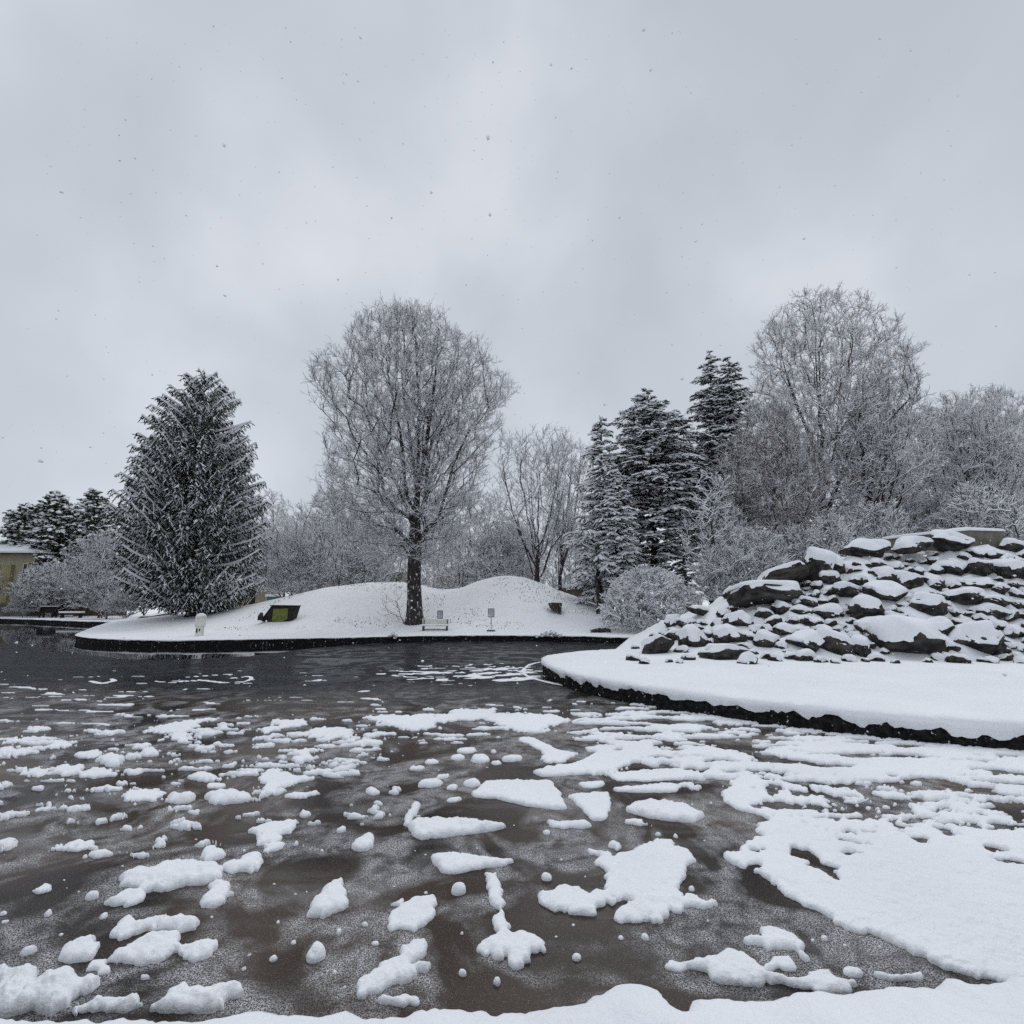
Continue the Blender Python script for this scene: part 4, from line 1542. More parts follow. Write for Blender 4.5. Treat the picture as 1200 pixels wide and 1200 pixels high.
# --- the great tree on the mound
YB = 33.5
bb, env = px_env([(361, 462, 495), (368, 445, 515), (380, 428, 535), (400, 408, 552), (420, 386, 572), (440, 378, 598), (470, 372, 600), (500, 381, 588), (530, 389, 575), (560, 384, 566), (590, 376, 558), (610, 380, 548), (640, 405, 545), (655, 425, 535)], (485, 728), YB)
bb[2] = float(ground_z(bb[0], YB)) - .1


def lp(px, py, dy=0.0):
    p = at(px, py, YB + dy)
    return p - bb


r_ = np.random.default_rng(2)
trunk = [np.array([0, 0, 0.0]), lp(485, 718), lp(485, 700), lp(484.5, 680), lp(485, 660), lp(486, 640), lp(486, 620), lp(487, 600), lp(488, 580, .1), lp(489, 555, .1), lp(490, 530), lp(491, 505, -.2), lp(492, 480, -.2), lp(490, 455), lp(488, 425), lp(487, 395)]
limbs = [
    (lp(485, 655), [lp(478, 634, -.3), lp(466, 622, -.6), lp(452, 618, -.9), lp(440, 621, -1.2), lp(428, 630, -1.5), lp(415, 640, -1.7)]),
    (lp(486, 620), [lp(476, 592, .4), lp(462, 583, .7), lp(448, 582, 1.), lp(432, 584, 1.3), lp(412, 590, 1.6), lp(392, 592, 1.8)]),
    (lp(486, 640), [lp(500, 620, -.4), lp(514, 605, -.8), lp(520, 585, -1.0), lp(527, 562, -1.1), lp(531, 545, -1.2), lp(540, 525, -1.4), lp(552, 500, -1.6), lp(570, 475, -1.7), lp(588, 452, -1.8)]),
    (lp(486, 620), [lp(494, 600, .6), lp(500, 580, 1.0), lp(500, 555, 1.3), lp(503, 530, 1.5), lp(511, 500, 1.8), lp(520, 470, 2.0), lp(530, 435, 2.2), lp(536, 400, 2.2)]),
    (lp(487, 600), [lp(478, 585, -.8), lp(474, 560, -1.2), lp(472, 530, -1.5), lp(468, 500, -1.8), lp(461, 470, -2.), lp(455, 440, -2.2), lp(452, 405, -2.3)]),
    (lp(486, 620), [lp(478, 600, .5), lp(468, 575, .9), lp(456, 548, 1.3), lp(441, 520, 1.6), lp(424, 490, 1.9), lp(405, 463, 2.2), lp(392, 445, 2.3)]),
    (lp(488, 580), [lp(496, 560, -.8), lp(508, 535, -1.3), lp(517, 505, -1.8), lp(530, 478, -2.1), lp(545, 450, -2.5), lp(556, 425, -2.6)]),
    (lp(487, 600), [lp(488, 575, .9), lp(484, 545, 1.6), lp(480, 510, 2.1), lp(474, 470, 2.6), lp(470, 430, 3.), lp(468, 390, 3.2)]),
    (lp(487, 600), [lp(490, 570, -1.), lp(497, 540, -1.6), lp(502, 500, -2.2), lp(508, 460, -2.8), lp(512, 420, -3.2), lp(514, 385, -3.4)]),
    (lp(486, 640), [lp(492, 630, .6), lp(505, 618, 1.3), lp(520, 606, 1.9), lp(536, 590, 2.4), lp(550, 570, 2.9)]),
]
bare_tree('tall_deciduous_tree', 'tallest leafless tree, alone in the middle on the mound above the bench', bb, env, 5, trunk, leaders=0, n_attr=3300, limbs=limbs, r_max=.44, depth=.9, upw=.9, u0=.3, twigs=4, twig_len=.70, snow=.0125, sub=2, thick=.055, minpl=3.2, jit=.25, wpl=.12, r_tip=.010, tw_r=.0072)

# --- trees behind and beside it, each grown to its own outline
def grown(name, label, base_px, Yt, rows, seed, group=None, trunk_top=None, n_attr=600, zbase=GZ, lean=0.0, stems=1, trunk_r=.25, fan=None, **kw):
    b, env_ = px_env(rows, (base_px[0], base_px[1]), Yt)
    dz = b[2] - zbase
    env_[:, 0] += dz
    b[2] = zbase
    H = env_[-1, 0]
    tt = trunk_top if trunk_top else .45
    rg = np.random.default_rng(seed)
    fx = np.interp(tt * H, env_[:, 0], env_[:, 1])
    tr = wiggle((0, 0, 0), (fx * .8 + lean, 0, tt * H), max(5, int(tt * H / .7)), .06, rg)
    lm = []
    for k in range(stems - 1):
        a = rg.uniform(0, 6.28)
        z0 = tt * H * rg.uniform(.05, .5)
        e_ = np.array([fx + 1.4 * math.cos(a) * rg.uniform(.5, 1.3), 1.4 * math.sin(a), tt * H * rg.uniform(.9, 1.25)])
        s_ = np.array([fx * .8 * z0 / (tt * H), 0, z0])
        lm.append((s_, wiggle(s_ + (e_ - s_) * .12, e_, 6, .07, rg)))
    if fan:
        nf_, zl, zh, bow = fan
        for k in range(nf_):
            a = 2.4 * k + rg.normal(0, .25)
            z0 = H * (zl + (zh - zl) * (k + rg.random()) / nf_)
            z1 = H * rg.uniform(.72, .97)
            r1 = np.interp(z1, env_[:, 0], env_[:, 2]) * rg.uniform(.45, .9)
            e_ = np.array([np.interp(z1, env_[:, 0], env_[:, 1]) + r1 * math.cos(a), r1 * .85 * math.sin(a), z1])
            s_ = np.array([np.interp(z0, [t_[2] for t_ in tr], [t_[0] for t_ in tr]), 0, z0])
            c_ = s_ * (1 - bow) + e_ * bow
            c_[2] = s_[2] + (e_[2] - s_[2]) * bow * .45
            pl_ = []
            for q in range(1, 10):
                t = q / 9
                pl_.append((1 - t) ** 2 * s_ + 2 * t * (1 - t) * c_ + t * t * e_ + rg.normal(0, .07, 3))
            lm.append((s_, pl_))
    return bare_tree(name, label, b, env_, seed, tr, n_attr=n_attr, group=group, limbs=lm, r_max=trunk_r, **kw)


BT = 'leafless trees standing behind the mounds'
VASE = dict(upw=1.4, u0=.6, leaders=0, fan=(13, .18, .42, .55), curl=.3, snow=.022, twigs=3, sub=1, twig_len=.7, wpl=.1)
vase = grown('vase_shaped_tree', 'vase-shaped leafless tree with snow-lined forking limbs behind the higher mound', (628, 712), 46, [(508, 600, 655), (516, 586, 680), (535, 578, 690), (560, 574, 692), (590, 574, 690), (620, 585, 675), (640, 600, 660)], 21, BT, .75, 620, stems=1, trunk_r=.24, thick=.05, **VASE)
grown('slender_tree', 'slender leafless tree with twin trunks between the vase-shaped tree and the snow-laden conifers', (654, 712), 50, [(515, 640, 690), (540, 630, 695), (580, 632, 695), (620, 640, 690), (650, 645, 680)], 22, BT, .75, 330, stems=2, trunk_r=.2, **VASE)
grown('birch_like_tree', 'pale leafless tree just beyond the big snowy spruce, seen over its flank', (316, 716), 62, [(578, 305, 330), (592, 295, 341), (610, 292, 344), (635, 295, 345), (660, 295, 350), (690, 300, 345)], 23, BT, .35, 420, trunk_r=.18, twig=TWIGB, snow=.03, twigs=4, leaders=10)
DENSE = dict(leaders=12, twigs=4, twig_len=.75, snow=.033, thick=.05, leader_up=False, depth=.9, tw_r=.011)
t1 = grown('bushy_tree', 'broad bushy leafless tree filling the gap between the spruce and the tallest tree', (398, 712), 52, [(575, 375, 400), (590, 356, 425), (615, 345, 445), (640, 340, 452), (670, 340, 455), (695, 345, 450)], 24, BT, .2, 700, stems=5, trunk_r=.16, **DENSE)
t2 = grown('bushy_tree', 'low bushy leafless tree at the foot of the spruce, behind the green hatch', (345, 716), 49, [(628, 325, 355), (645, 310, 375), (670, 302, 385), (695, 305, 385)], 25, BT, .2, 520, stems=5, trunk_r=.1, **DENSE)
t3 = grown('bushy_tree', 'rounded bushy leafless tree seen through the gap behind the tallest trunk', (540, 712), 54, [(572, 510, 560), (585, 498, 585), (610, 490, 600), (640, 488, 605), (675, 490, 600), (695, 500, 590)], 26, BT, .22, 700, stems=6, trunk_r=.16, **DENSE)
t4 = grown('bushy_tree', 'lower bushy leafless tree below the spreading limbs of the tallest tree', (440, 712), 60, [(612, 420, 465), (630, 405, 480), (655, 400, 490), (690, 405, 485)], 27, BT, .25, 420, stems=4, trunk_r=.14, **DENSE)


def again(src, label, px, Yt, s, rz, sz=None, group=None, zbase=GZ):
    c = copy_tree(src)
    p = at(px, 700, Yt)
    c.location = (p[0], p[1], zbase)
    c.rotation_euler = (0, 0, R(rz))
    c.scale = (s, s, s if sz is None else sz)
    c['label'] = label
    if group:
        c['group'] = group
    return c


again(t1, 'dim bushy leafless tree farther back between the spruce and the ochre house', 372, 70, .95, 130)
again(t3, 'dim bushy leafless tree farther back over the dip between the two mounds', 515, 68, .9, 70)
again(t1, 'dim bushy leafless tree farther back behind the vase-shaped tree', 600, 66, .95, 220)
again(t3, 'dim bushy leafless tree behind the trunks of the snow-laden conifers', 668, 62, .85, 300)
again(t4, 'low bushy leafless tree behind the spruce trunk by the cream pavilion', 285, 66, 1.0, 45)
again(t2, 'small bushy leafless tree at the crest of the higher mound, behind it', 585, 52, 1.15, 190)
again(t2, 'small bushy leafless tree behind the crest of the lower mound', 425, 52, .9, 100)
again(t4, 'distant bushy leafless tree over the pale roof beyond the spruce', 335, 74, 1.25, 250)

# right-hand wood
RT = 'leafless trees of the wood behind the rock mound'
tall = grown('tall_wood_tree', 'tallest leafless tree of the wood behind the rock mound, with a brownish crown', (962, 690), 38, [(354, 930, 985), (362, 912, 1012), (380, 900, 1025), (400, 890, 1040), (425, 884, 1068), (450, 882, 1066), (480, 885, 1055), (520, 890, 1050), (560, 900, 1045), (600, 905, 1045), (640, 920, 1040)], 31, RT, .85, 2200, stems=2, trunk_r=.36, upw=.9, u0=.35, leaders=0, fan=(20, .3, .72, .5), twigs=4, twig_len=.65, snow=.024, thick=.06, twig=TWIGB, minpl=2.5, wpl=.12)
thick_ = grown('twiggy_tree', 'dense brown twiggy tree between the tall dark firs and the tallest tree of the wood', (905, 690), 35, [(478, 880, 912), (495, 866, 935), (520, 854, 950), (550, 846, 962), (590, 838, 968), (630, 835, 968), (665, 845, 960)], 32, RT, .3, 1350, stems=5, trunk_r=.26, twig=TWIGB, leaders=16, twigs=5, twig_len=.7, snow=.009, thick=.05, leader_up=False, minpl=1.4, tw_r=.010)
lined = grown('snow_lined_tree', 'young tree with snow-lined branches in front of the dark firs', (834, 705), 31, [(552, 822, 845), (575, 812, 858), (605, 803, 868), (640, 798, 874), (670, 800, 870)], 33, RT, .8, 190, trunk_r=.11, leaders=16, twigs=2, twig_len=.5, snow=.026, thick=.035, twig=TWIGB, u0=.15, leader_up=False, minpl=1.5)
row = grown('wood_tree', 'leafless tree with a thick dark trunk beside the tallest tree of the wood', (1012, 690), 36, [(440, 1010, 1050), (460, 990, 1070), (500, 975, 1085), (550, 975, 1085), (590, 990, 1070)], 34, RT, .8, 520, stems=2, trunk_r=.34, leaders=0, fan=(14, .2, .6, .5), twigs=4, twig_len=.68, snow=.024, thick=.05, minpl=2, tw_r=.010)
row2 = grown('wood_tree', 'leafless tree second from the picture edge over the concrete basin', (1130, 690), 42, [(462, 1100, 1150), (475, 1080, 1175), (510, 1070, 1190), (560, 1074, 1186), (595, 1090, 1170)], 35, RT, .8, 520, stems=3, trunk_r=.34, leaders=0, fan=(14, .2, .6, .5), twigs=4, twig_len=.7, snow=.026, thick=.05, twig=TWIGB, minpl=2, tw_r=.011)
again(row2, 'leafless tree over the concrete basin, where the rock mound is highest', 1085, 46, 1.04, 120)
again(row, 'leafless tree of the wood nearest the picture edge', 1195, 40, .92, 200)
again(row2, 'dark-trunked leafless tree above the rounded top boulder', 1165, 50, 1.1, 260)
again(row, 'dim leafless tree at the back of the wood behind the tallest one', 1045, 55, 1.15, 40)
again(row2, 'dim leafless tree at the back of the wood by the picture edge', 1215, 56, 1.2, 75)
again(row, 'dim leafless tree at the back of the wood behind the twiggy brown tree', 920, 52, 1.0, 150)
for k_, (px_, y_, s_, lab_) in enumerate([(1010, 52, 1.35, 'dim bush far behind the trunks of the wood, over the first top boulder'), (1062, 47, 1.3, 'dim bush far behind the wood, over the second top boulder'), (1112, 55, 1.55, 'dim bush far behind the wood, over the concrete basin'), (1165, 48, 1.4, 'dim bush far behind the wood, past the concrete basin'), (1215, 52, 1.5, 'dim bush far behind the wood at the picture edge'), (960, 50, 1.3, 'dim bush far behind the trunk of the tallest wood tree')]):
    again(t2, lab_, px_, y_, s_, 40 + 67 * k_, group='dim bushes at the back of the wood')['category'] = 'bush'
again(row2, 'dim leafless tree at the back of the wood, left of the basin', 1108, 60, 1.25, 320)
again(thick_, 'dense twiggy tree half hidden behind the tall fir', 868, 44, .8, 110)
again(lined, 'young snow-lined tree peeping over the flat top slab', 875, 33, .8, 140)
lowb = grown('undergrowth_bush', 'low twiggy bush at the foot of the wood, behind the long dark slab', (880, 700), 29, [(622, 870, 895), (640, 858, 915), (670, 850, 920), (695, 855, 915)], 36, 'undergrowth bushes along the foot of the wood', .2, 330, stems=5, trunk_r=.05, leaders=10, twigs=4, twig_len=.5, snow=.022, thick=.03, leader_up=False, minpl=.3, cat='bush')
UB = 'undergrowth bushes along the foot of the wood'
again(lowb, 'low twiggy bush behind the first snowy boulder of the top row', 985, 30, 1.15, 60, group=UB)
again(lowb, 'low twiggy bush behind the second boulder of the top row', 1050, 31, 1.3, 160, group=UB)
again(lowb, 'low twiggy bush behind the concrete basin', 1150, 33, 1.55, 250, group=UB)
again(lowb, 'low twiggy bush behind the dark block stone', 935, 31, 1.05, 310, group=UB)
again(lowb, 'low twiggy bush at the foot of the snow-lined young tree', 840, 30, .85, 20, group=UB)

# round snowy bush at the water
yb = 30.6
b, env_ = px_env([(668, 742, 770), (675, 726, 788), (688, 712, 806), (705, 705, 818), (720, 706, 820), (733, 715, 812)], (760, 742), yb)
b[2] = float(ground_z(b[0], yb))
env_[:, 0] += at(760, 742, yb)[2] - b[2]
tr = [np.array([0, 0, 0.0]), np.array([0, 0, .15]), np.array([.02, 0, .35])]
bare_tree('round_bush', 'round bush thickly powdered with snow at the water end of the mound', b, env_, 41, tr, leaders=26, n_attr=950, r_max=.06, thick=.022, twigs=5, twig_len=.34, snow=.05, sub=2, step=.25, upb=.2, leader_up=False, minpl=0, depth=1.0, cat='bush', tw_r=.008, zlo=.25)

# small suckers at the foot of the great tree
env_ = np.array([(0.3, -.9, .5), (1.0, -1.1, 1.1), (1.9, -1.0, 1.0), (2.6, -.9, .4)])
bare_tree('sucker_shoots', 'thin leafless shoots growing at the foot of the tallest tree', bb + np.array([-.55, -.35, 0]), env_, 42, [np.array([0, 0, 0.0]), np.array([-.1, 0, .3])], leaders=6, n_attr=60, r_max=.02, thick=.015, twigs=2, twig_len=.3, snow=.008, sub=1, step=.25, minpl=0, cat='shoots', tw_r=.006)

# --- conifers
def conifer(name, label, base, prof, seed, n_br, low=(-.3, .45), high=(.8, -.15), trunk_r=.3, spray=(.055, .3), dens=1.0, snowp=.65, snow=.03, needle=NEEDLE, hang=.5, flat=0.0, ridge_s=.05, blobs=0.0, blob_r=.16, blob_f=.5, group=None, rnd=(.72, 1.08), ridge_r=.035, zmin=.08, lateral=.34, start=.18, leaders=None, gap=0.0, trunk_mat=BARK, bpow=.9, trunk_top=1.0):
    """prof: rows of (height, centre, half width)"""
    root = empty(name, base)
    tag(root, label, 'tree', group)
    rng = np.random.default_rng(seed)
    prof = np.asarray(prof, float)
    H = prof[-1, 0]
    zs = np.linspace(0, H * .98 * trunk_top, 24)
    tp = np.column_stack([np.interp(zs, prof[:, 0], prof[:, 1]), np.zeros(24), zs])
    tp[0, :2] = 0
    rd = trunk_r * (1 - zs / (H * trunk_top)) ** .8 + .02
    rd[0] *= 1.4
    V, Q = tube_chain([(tp, rd)])
    obj('trunk', mesh_np('trunk', V, Q, mats=[trunk_mat]), root)
    A0, A1, RA0, RA1, SN = [], [], [], [], []
    BC, BR = [], []

    def put(p0, p1, r0, r1, s):
        A0.append(p0)
        A1.append(p1)
        RA0.append(r0)
        RA1.append(r1)
        SN.append(s)
    wz = np.interp(np.linspace(0, H, 200), prof[:, 0], prof[:, 2]) + .15
    wz[np.linspace(0, H, 200) < zmin * H] = 0
    cdf = np.cumsum(wz ** bpow)
    cdf /= cdf[-1]
    for k in range(n_br):
        z = np.interp((k + rng.random()) / n_br, cdf, np.linspace(0, H, 200))
        if gap > 0:
            z = round(z / gap) * gap + rng.normal(0, gap * .24)
        t = min(max(z / H, 0), 1)
        Lb = max(.25, np.interp(z, prof[:, 0], prof[:, 2]) * rng.uniform(*rnd))
        a = rng.uniform(0, 2 * np.pi)
        aa = low[0] + (high[0] - low[0]) * t ** 1.3 + rng.normal(0, .07)
        bb_ = low[1] + (high[1] - low[1]) * t ** 1.3 + rng.normal(0, .05)
        cx = np.interp(z, prof[:, 0], prof[:, 1])
        dx, dy = math.cos(a), math.sin(a)
        ns = max(5, int(Lb / .35))
        s = np.linspace(0, 1, ns + 1)
        side = rng.normal(0, .06) * Lb
        bx = np.column_stack([cx + dx * Lb * s - dy * side * s ** 2, dy * Lb * s + dx * side * s ** 2, z - Lb * (aa + bb_) * .25 + Lb * (aa * s + bb_ * s * s)])
        for i in range(ns):
            put(bx[i], bx[i + 1], ridge_r * (1 - s[i]) + .015, ridge_r * (1 - s[i + 1]) + .012, ridge_s if s[i] > .15 else 0)
        nl = max(4, int(Lb * (1 - start) / .15 * dens))
        ts = start + (1 - start) * (np.arange(nl) + rng.random(nl)) / nl
        for q, tt in enumerate(ts):
            i = min(int(tt * ns), ns - 1)
            f_ = tt * ns - i
            p = bx[i] * (1 - f_) + bx[i + 1] * f_
            tg = norm(bx[i + 1] - bx[i])
            sd = 1 if q % 2 else -1
            lat = np.array([-tg[1], tg[0], 0]) * sd
            ll = lateral * Lb * (1 - .7 * tt) * rng.uniform(.5, 1.1) + .22
            d_ = norm(tg * rng.uniform(.45, .95) + lat * rng.uniform(.4, 1.0) + np.array([0, 0, -hang * rng.uniform(.3, 1.2) + flat * .1]))
            m2 = max(1, int(round(ll / spray[1])))
            pp = p
            for j in range(m2):
                d_ = norm(d_ + rng.normal(0, .12, 3) + np.array([0, 0, -.14 * hang]))
                pn = pp + d_ * ll / m2
                wd = spray[0] * (1 - .5 * j / m2) * rng.uniform(.75, 1.25)
                sv = snow * rng.uniform(.4, 1.4) if rng.random() < snowp else 0
                put(pp, pn, wd, wd * .55, sv)
                # side sprays
                for q2 in (1, -1):
                    l2 = norm(d_ * .6 + np.cross(d_, [0, 0, 1]) * q2 * rng.uniform(.5, 1.) + np.array([0, 0, -.25 * hang + rng.normal(0, .12)]))
                    sv = snow * rng.uniform(.3, 1.2) if rng.random() < snowp else 0
                    put(pp, pp + l2 * spray[1] * rng.uniform(.5, 1.0), wd * .75, wd * .3, sv)
                pp = pn
            if blobs > 0 and rng.random() < blobs:
                BC.append(p + d_ * ll * rng.uniform(.2, .9) + np.array([0, 0, .05]))
                BR.append(blob_r * rng.uniform(.5, 1.3))
    # leader
    for k in range(14):
        z = H * (.93 + .07 * k / 14)
        a = rng.uniform(0, 6.28)
        p = np.array([np.interp(z, prof[:, 0], prof[:, 1]), 0, z])
        put(p, p + np.array([math.cos(a) * .25, math.sin(a) * .25, .22]), spray[0] * .7, .015, snow * .6)
    obj('crown', seg_mesh('crown', A0, A1, RA0, RA1, SN, [needle, SNOWT], blobs=blob_arrays(BC, np.array(BR), np.array(BR) * blob_f, rng) if BC else None), root)
    return root


def cprof(rows, base_px, Yt, zbase=GZ):
    b_, e_ = px_env(rows, base_px, Yt)
    e_[:, 0] += b_[2] - zbase
    b_[2] = zbase
    return b_, e_


ys = 38.0
b, pr = cprof([(440, 232, 248), (447, 222, 257), (463, 211, 268), (485, 196, 279), (510, 180, 289), (540, 167, 296), (565, 154, 301), (600, 144, 305), (630, 142, 306), (660, 147, 306), (685, 154, 302), (703, 168, 288), (714, 190, 270)], (226, 722), ys)
conifer('big_spruce', 'big dome-topped dark spruce powdered with snow, on the tongue of land by the white lantern', b, pr, 51, 520, rnd=(.74, 1.04), ridge_r=.06, low=(-.60, .72), high=(.95, -.25), trunk_r=.62, spray=(.05, .28), dens=1.3, snowp=.33, snow=.024, hang=1.25, ridge_s=.13, zmin=.085, lateral=.26, bpow=1.0, trunk_top=.93)

CONG = 'dark conifers in the clump at the end of the mounds'
b, pr = cprof([(490, 702, 706), (500, 695, 714), (520, 688, 722), (550, 684, 728), (580, 682, 732), (610, 672, 738), (640, 666, 742), (660, 664, 742), (675, 672, 730)], (704, 716), 38.5)
conifer('snow_laden_pine', 'slim conifer loaded with thick white snow clumps, first of the conifer clump', b, pr, 52, 300, low=(-.1, -.05), high=(.5, -.3), trunk_r=.16, spray=(.065, .28), dens=.9, snowp=.8, snow=.06, hang=.5, ridge_s=.09, blobs=.42, blob_r=.17, group=CONG, zmin=.13, lateral=.5, bpow=.7, rnd=(.5, 1.25))
b, pr = cprof([(457, 755, 760), (466, 745, 774), (480, 735, 786), (500, 724, 800), (530, 714, 812), (560, 712, 818), (600, 716, 815), (625, 726, 808), (650, 735, 800), (672, 740, 790)], (757, 716), 39.5)
conifer('layered_fir', 'broad dark fir with layered snowy boughs and a bare dark trunk below', b, pr, 53, 330, low=(-.22, .08), high=(.5, -.35), trunk_r=.34, spray=(.06, .30), dens=1.1, snowp=.6, snow=.055, hang=.28, flat=1, ridge_s=.12, blobs=.22, blob_r=.22, group=CONG, zmin=.18, gap=.85, lateral=.46, bpow=.7, rnd=(.5, 1.18))
b, pr = cprof([(414, 830, 834), (425, 823, 842), (445, 815, 852), (470, 806, 862), (500, 800, 866), (530, 795, 868), (570, 795, 868), (620, 800, 862), (660, 810, 855)], (832, 716), 43)
conifer('tall_fir', 'tallest fir of the conifer clump, with a thin spire top', b, pr, 54, 330, low=(-.25, .05), high=(.45, -.3), trunk_r=.32, spray=(.06, .32), dens=1.05, snowp=.62, snow=.06, hang=.35, flat=1, ridge_s=.10, blobs=.16, blob_r=.2, group=CONG, zmin=.15, gap=.6, lateral=.46, bpow=.7, rnd=(.5, 1.18))
b, pr = cprof([(419, 850, 856), (430, 842, 868), (450, 838, 876), (475, 834, 880), (510, 832, 880), (560, 832, 878), (620, 836, 872)], (855, 716), 42)
conifer('tall_fir', 'second spire-topped fir, leaning against the tallest of the conifer clump', b, pr, 55, 280, low=(-.25, .05), high=(.45, -.3), trunk_r=.28, spray=(.06, .32), dens=1.0, snowp=.6, snow=.06, hang=.4, flat=1, ridge_s=.10, blobs=.14, blob_r=.2, group=CONG, zmin=.2, gap=.6, lateral=.46, bpow=.7, rnd=(.5, 1.18))
b, pr = cprof([(480, 790, 796), (495, 780, 806), (520, 774, 815), (560, 772, 822), (610, 776, 824), (650, 782, 822), (680, 790, 815)], (796, 716), 41)
conifer('dark_fir', 'dark shaded fir squeezed between the broad layered fir and the tallest one', b, pr, 56, 240, low=(-.25, .05), high=(.3, -.2), trunk_r=.2, spray=(.06, .3), dens=1.0, snowp=.45, snow=.045, hang=.4, flat=1, ridge_s=.08, blobs=.08, group=CONG, zmin=.1, gap=.6, lateral=.46, bpow=.7, rnd=(.5, 1.18))
b, pr = cprof([(565, 722, 730), (580, 708, 742), (610, 700, 748), (645, 700, 748), (672, 708, 742)], (733, 716), 37)
conifer('snow_laden_pine', 'lower snow-clumped conifer under the broad layered fir, beside its trunk', b, pr, 57, 170, low=(-.1, -.05), high=(.3, -.2), trunk_r=.15, spray=(.06, .28), dens=.85, snowp=.75, snow=.06, hang=.4, ridge_s=.1, blobs=.4, blob_r=.18, group=CONG, zmin=.3)
for px, yy, rr_, lab in [(700, 36.5, .12, 'thin dark bare trunk first in front of the conifer clump'), (717, 38, .10, 'thin dark bare trunk between the slim conifer and the round bush'), (735, 40, .15, 'straight dark trunk just beside the bare stem of the broad fir'), (846, 36, .13, 'thin dark trunk behind the snow-lined young tree')]:
    rg = np.random.default_rng(px)
    p = at(px, 700, yy)
    hgt = 7.0
    t_ = empty('bare_pole_tree', (p[0], p[1], GZ))
    tag(t_, lab, 'tree', 'thin bare trunks among the conifers')
    tr_ = Tree(px)
    tr_.path(wiggle((0, 0, 0), (rg.normal(0, .15), 0, hgt), 12, .03, rg))
    for q in range(26):
        a = rg.uniform(0, 6.28)
        z = rg.uniform(3.4, hgt)
        tr_.connect(np.array([math.cos(a) * rg.uniform(.4, 1.5), math.sin(a) * rg.uniform(.4, 1.5), z + rg.uniform(-.1, .7)]), minpl=3.0)
    tr_.finish('bare_pole_tree', r_max=rr_, thick=.03, twigs=2, twig_len=.4, snow=.02, sub=1, parent=t_)

# clump beyond the far left shore
LG = 'rounded evergreens behind the ochre house'
for k, (rows, px, yy, lab) in enumerate([
        ([(577, 60, 68), (588, 55, 78), (605, 50, 84), (630, 46, 90), (660, 44, 94), (690, 46, 92)], 66, 64, 'tallest rounded evergreen with a knobbly snowy top, behind the shore benches'),
        ([(574, 106, 112), (588, 99, 122), (605, 95, 128), (635, 90, 134), (670, 90, 136), (695, 95, 132)], 110, 66, 'knobbly rounded evergreen between the tallest one and the big spruce'),
        ([(593, 32, 42), (602, 20, 52), (620, 14, 58), (645, 12, 62), (680, 16, 60)], 38, 66, 'low broad evergreen right behind the ochre house roof'),
        ([(595, 82, 90), (610, 74, 98), (640, 70, 104), (680, 70, 104)], 86, 70, 'hindmost evergreen glimpsed between two taller ones')]):
    b, pr = cprof(rows, (px, 712), yy)
    conifer('rounded_evergreen', lab, b, pr, 60 + k, 420, low=(.1, -.05), high=(1.1, -.5), trunk_r=.2, spray=(.17, .32), dens=1.0, snowp=.45, snow=.05, needle=NEEDLEG, hang=.35, ridge_s=.05, blobs=.36, blob_r=.27, blob_f=.75, rnd=(.6, 1.15), bpow=.6, group=LG, zmin=.05, lateral=.42)
sh = grown('snowy_shrub', 'big snow-covered shrub behind the two shore benches', (62, 716), 60, [(664, 48, 78), (675, 34, 94), (690, 28, 104), (706, 26, 108)], 71, 'snow-covered shrubs along the far shore', .2, 420, stems=6, trunk_r=.08, leaders=16, twigs=5, twig_len=.7, snow=.03, thick=.04, leader_up=False, minpl=.3, cat='shrub', tw_r=.02)
SG = 'snow-covered shrubs along the far shore'
again(sh, 'snow-covered shrub at the foot of the big spruce, near the brown fence', 128, 53, .68, 80, group=SG)
again(sh, 'low snow-covered shrub overhanging the far shore slope before the spruce', 148, 50, .5, 170, group=SG)
again(sh, 'snow-covered shrub right in front of the ochre house', 30, 59, .4, 230, group=SG)
sm = grown('spreading_tree', 'spreading snow-covered tree between the rounded evergreens and the big spruce', (118, 716), 56, [(628, 110, 150), (640, 96, 165), (655, 85, 175), (675, 76, 178), (692, 82, 170)], 72, 'snow-covered trees along the far shore', .3, 420, stems=5, trunk_r=.16, leaders=16, twigs=4, twig_len=.8, snow=.018, thick=.05, leader_up=False, minpl=.6, tw_r=.016)
again(sm, 'snow-covered tree in front of the ochre house wall and roof', -38, 58.5, .75, 140, group='snow-covered trees along the far shore')
again(sm, 'spreading snow-covered tree close behind the big spruce trunk', 172, 50, .55, 250, group='snow-covered trees along the far shore')

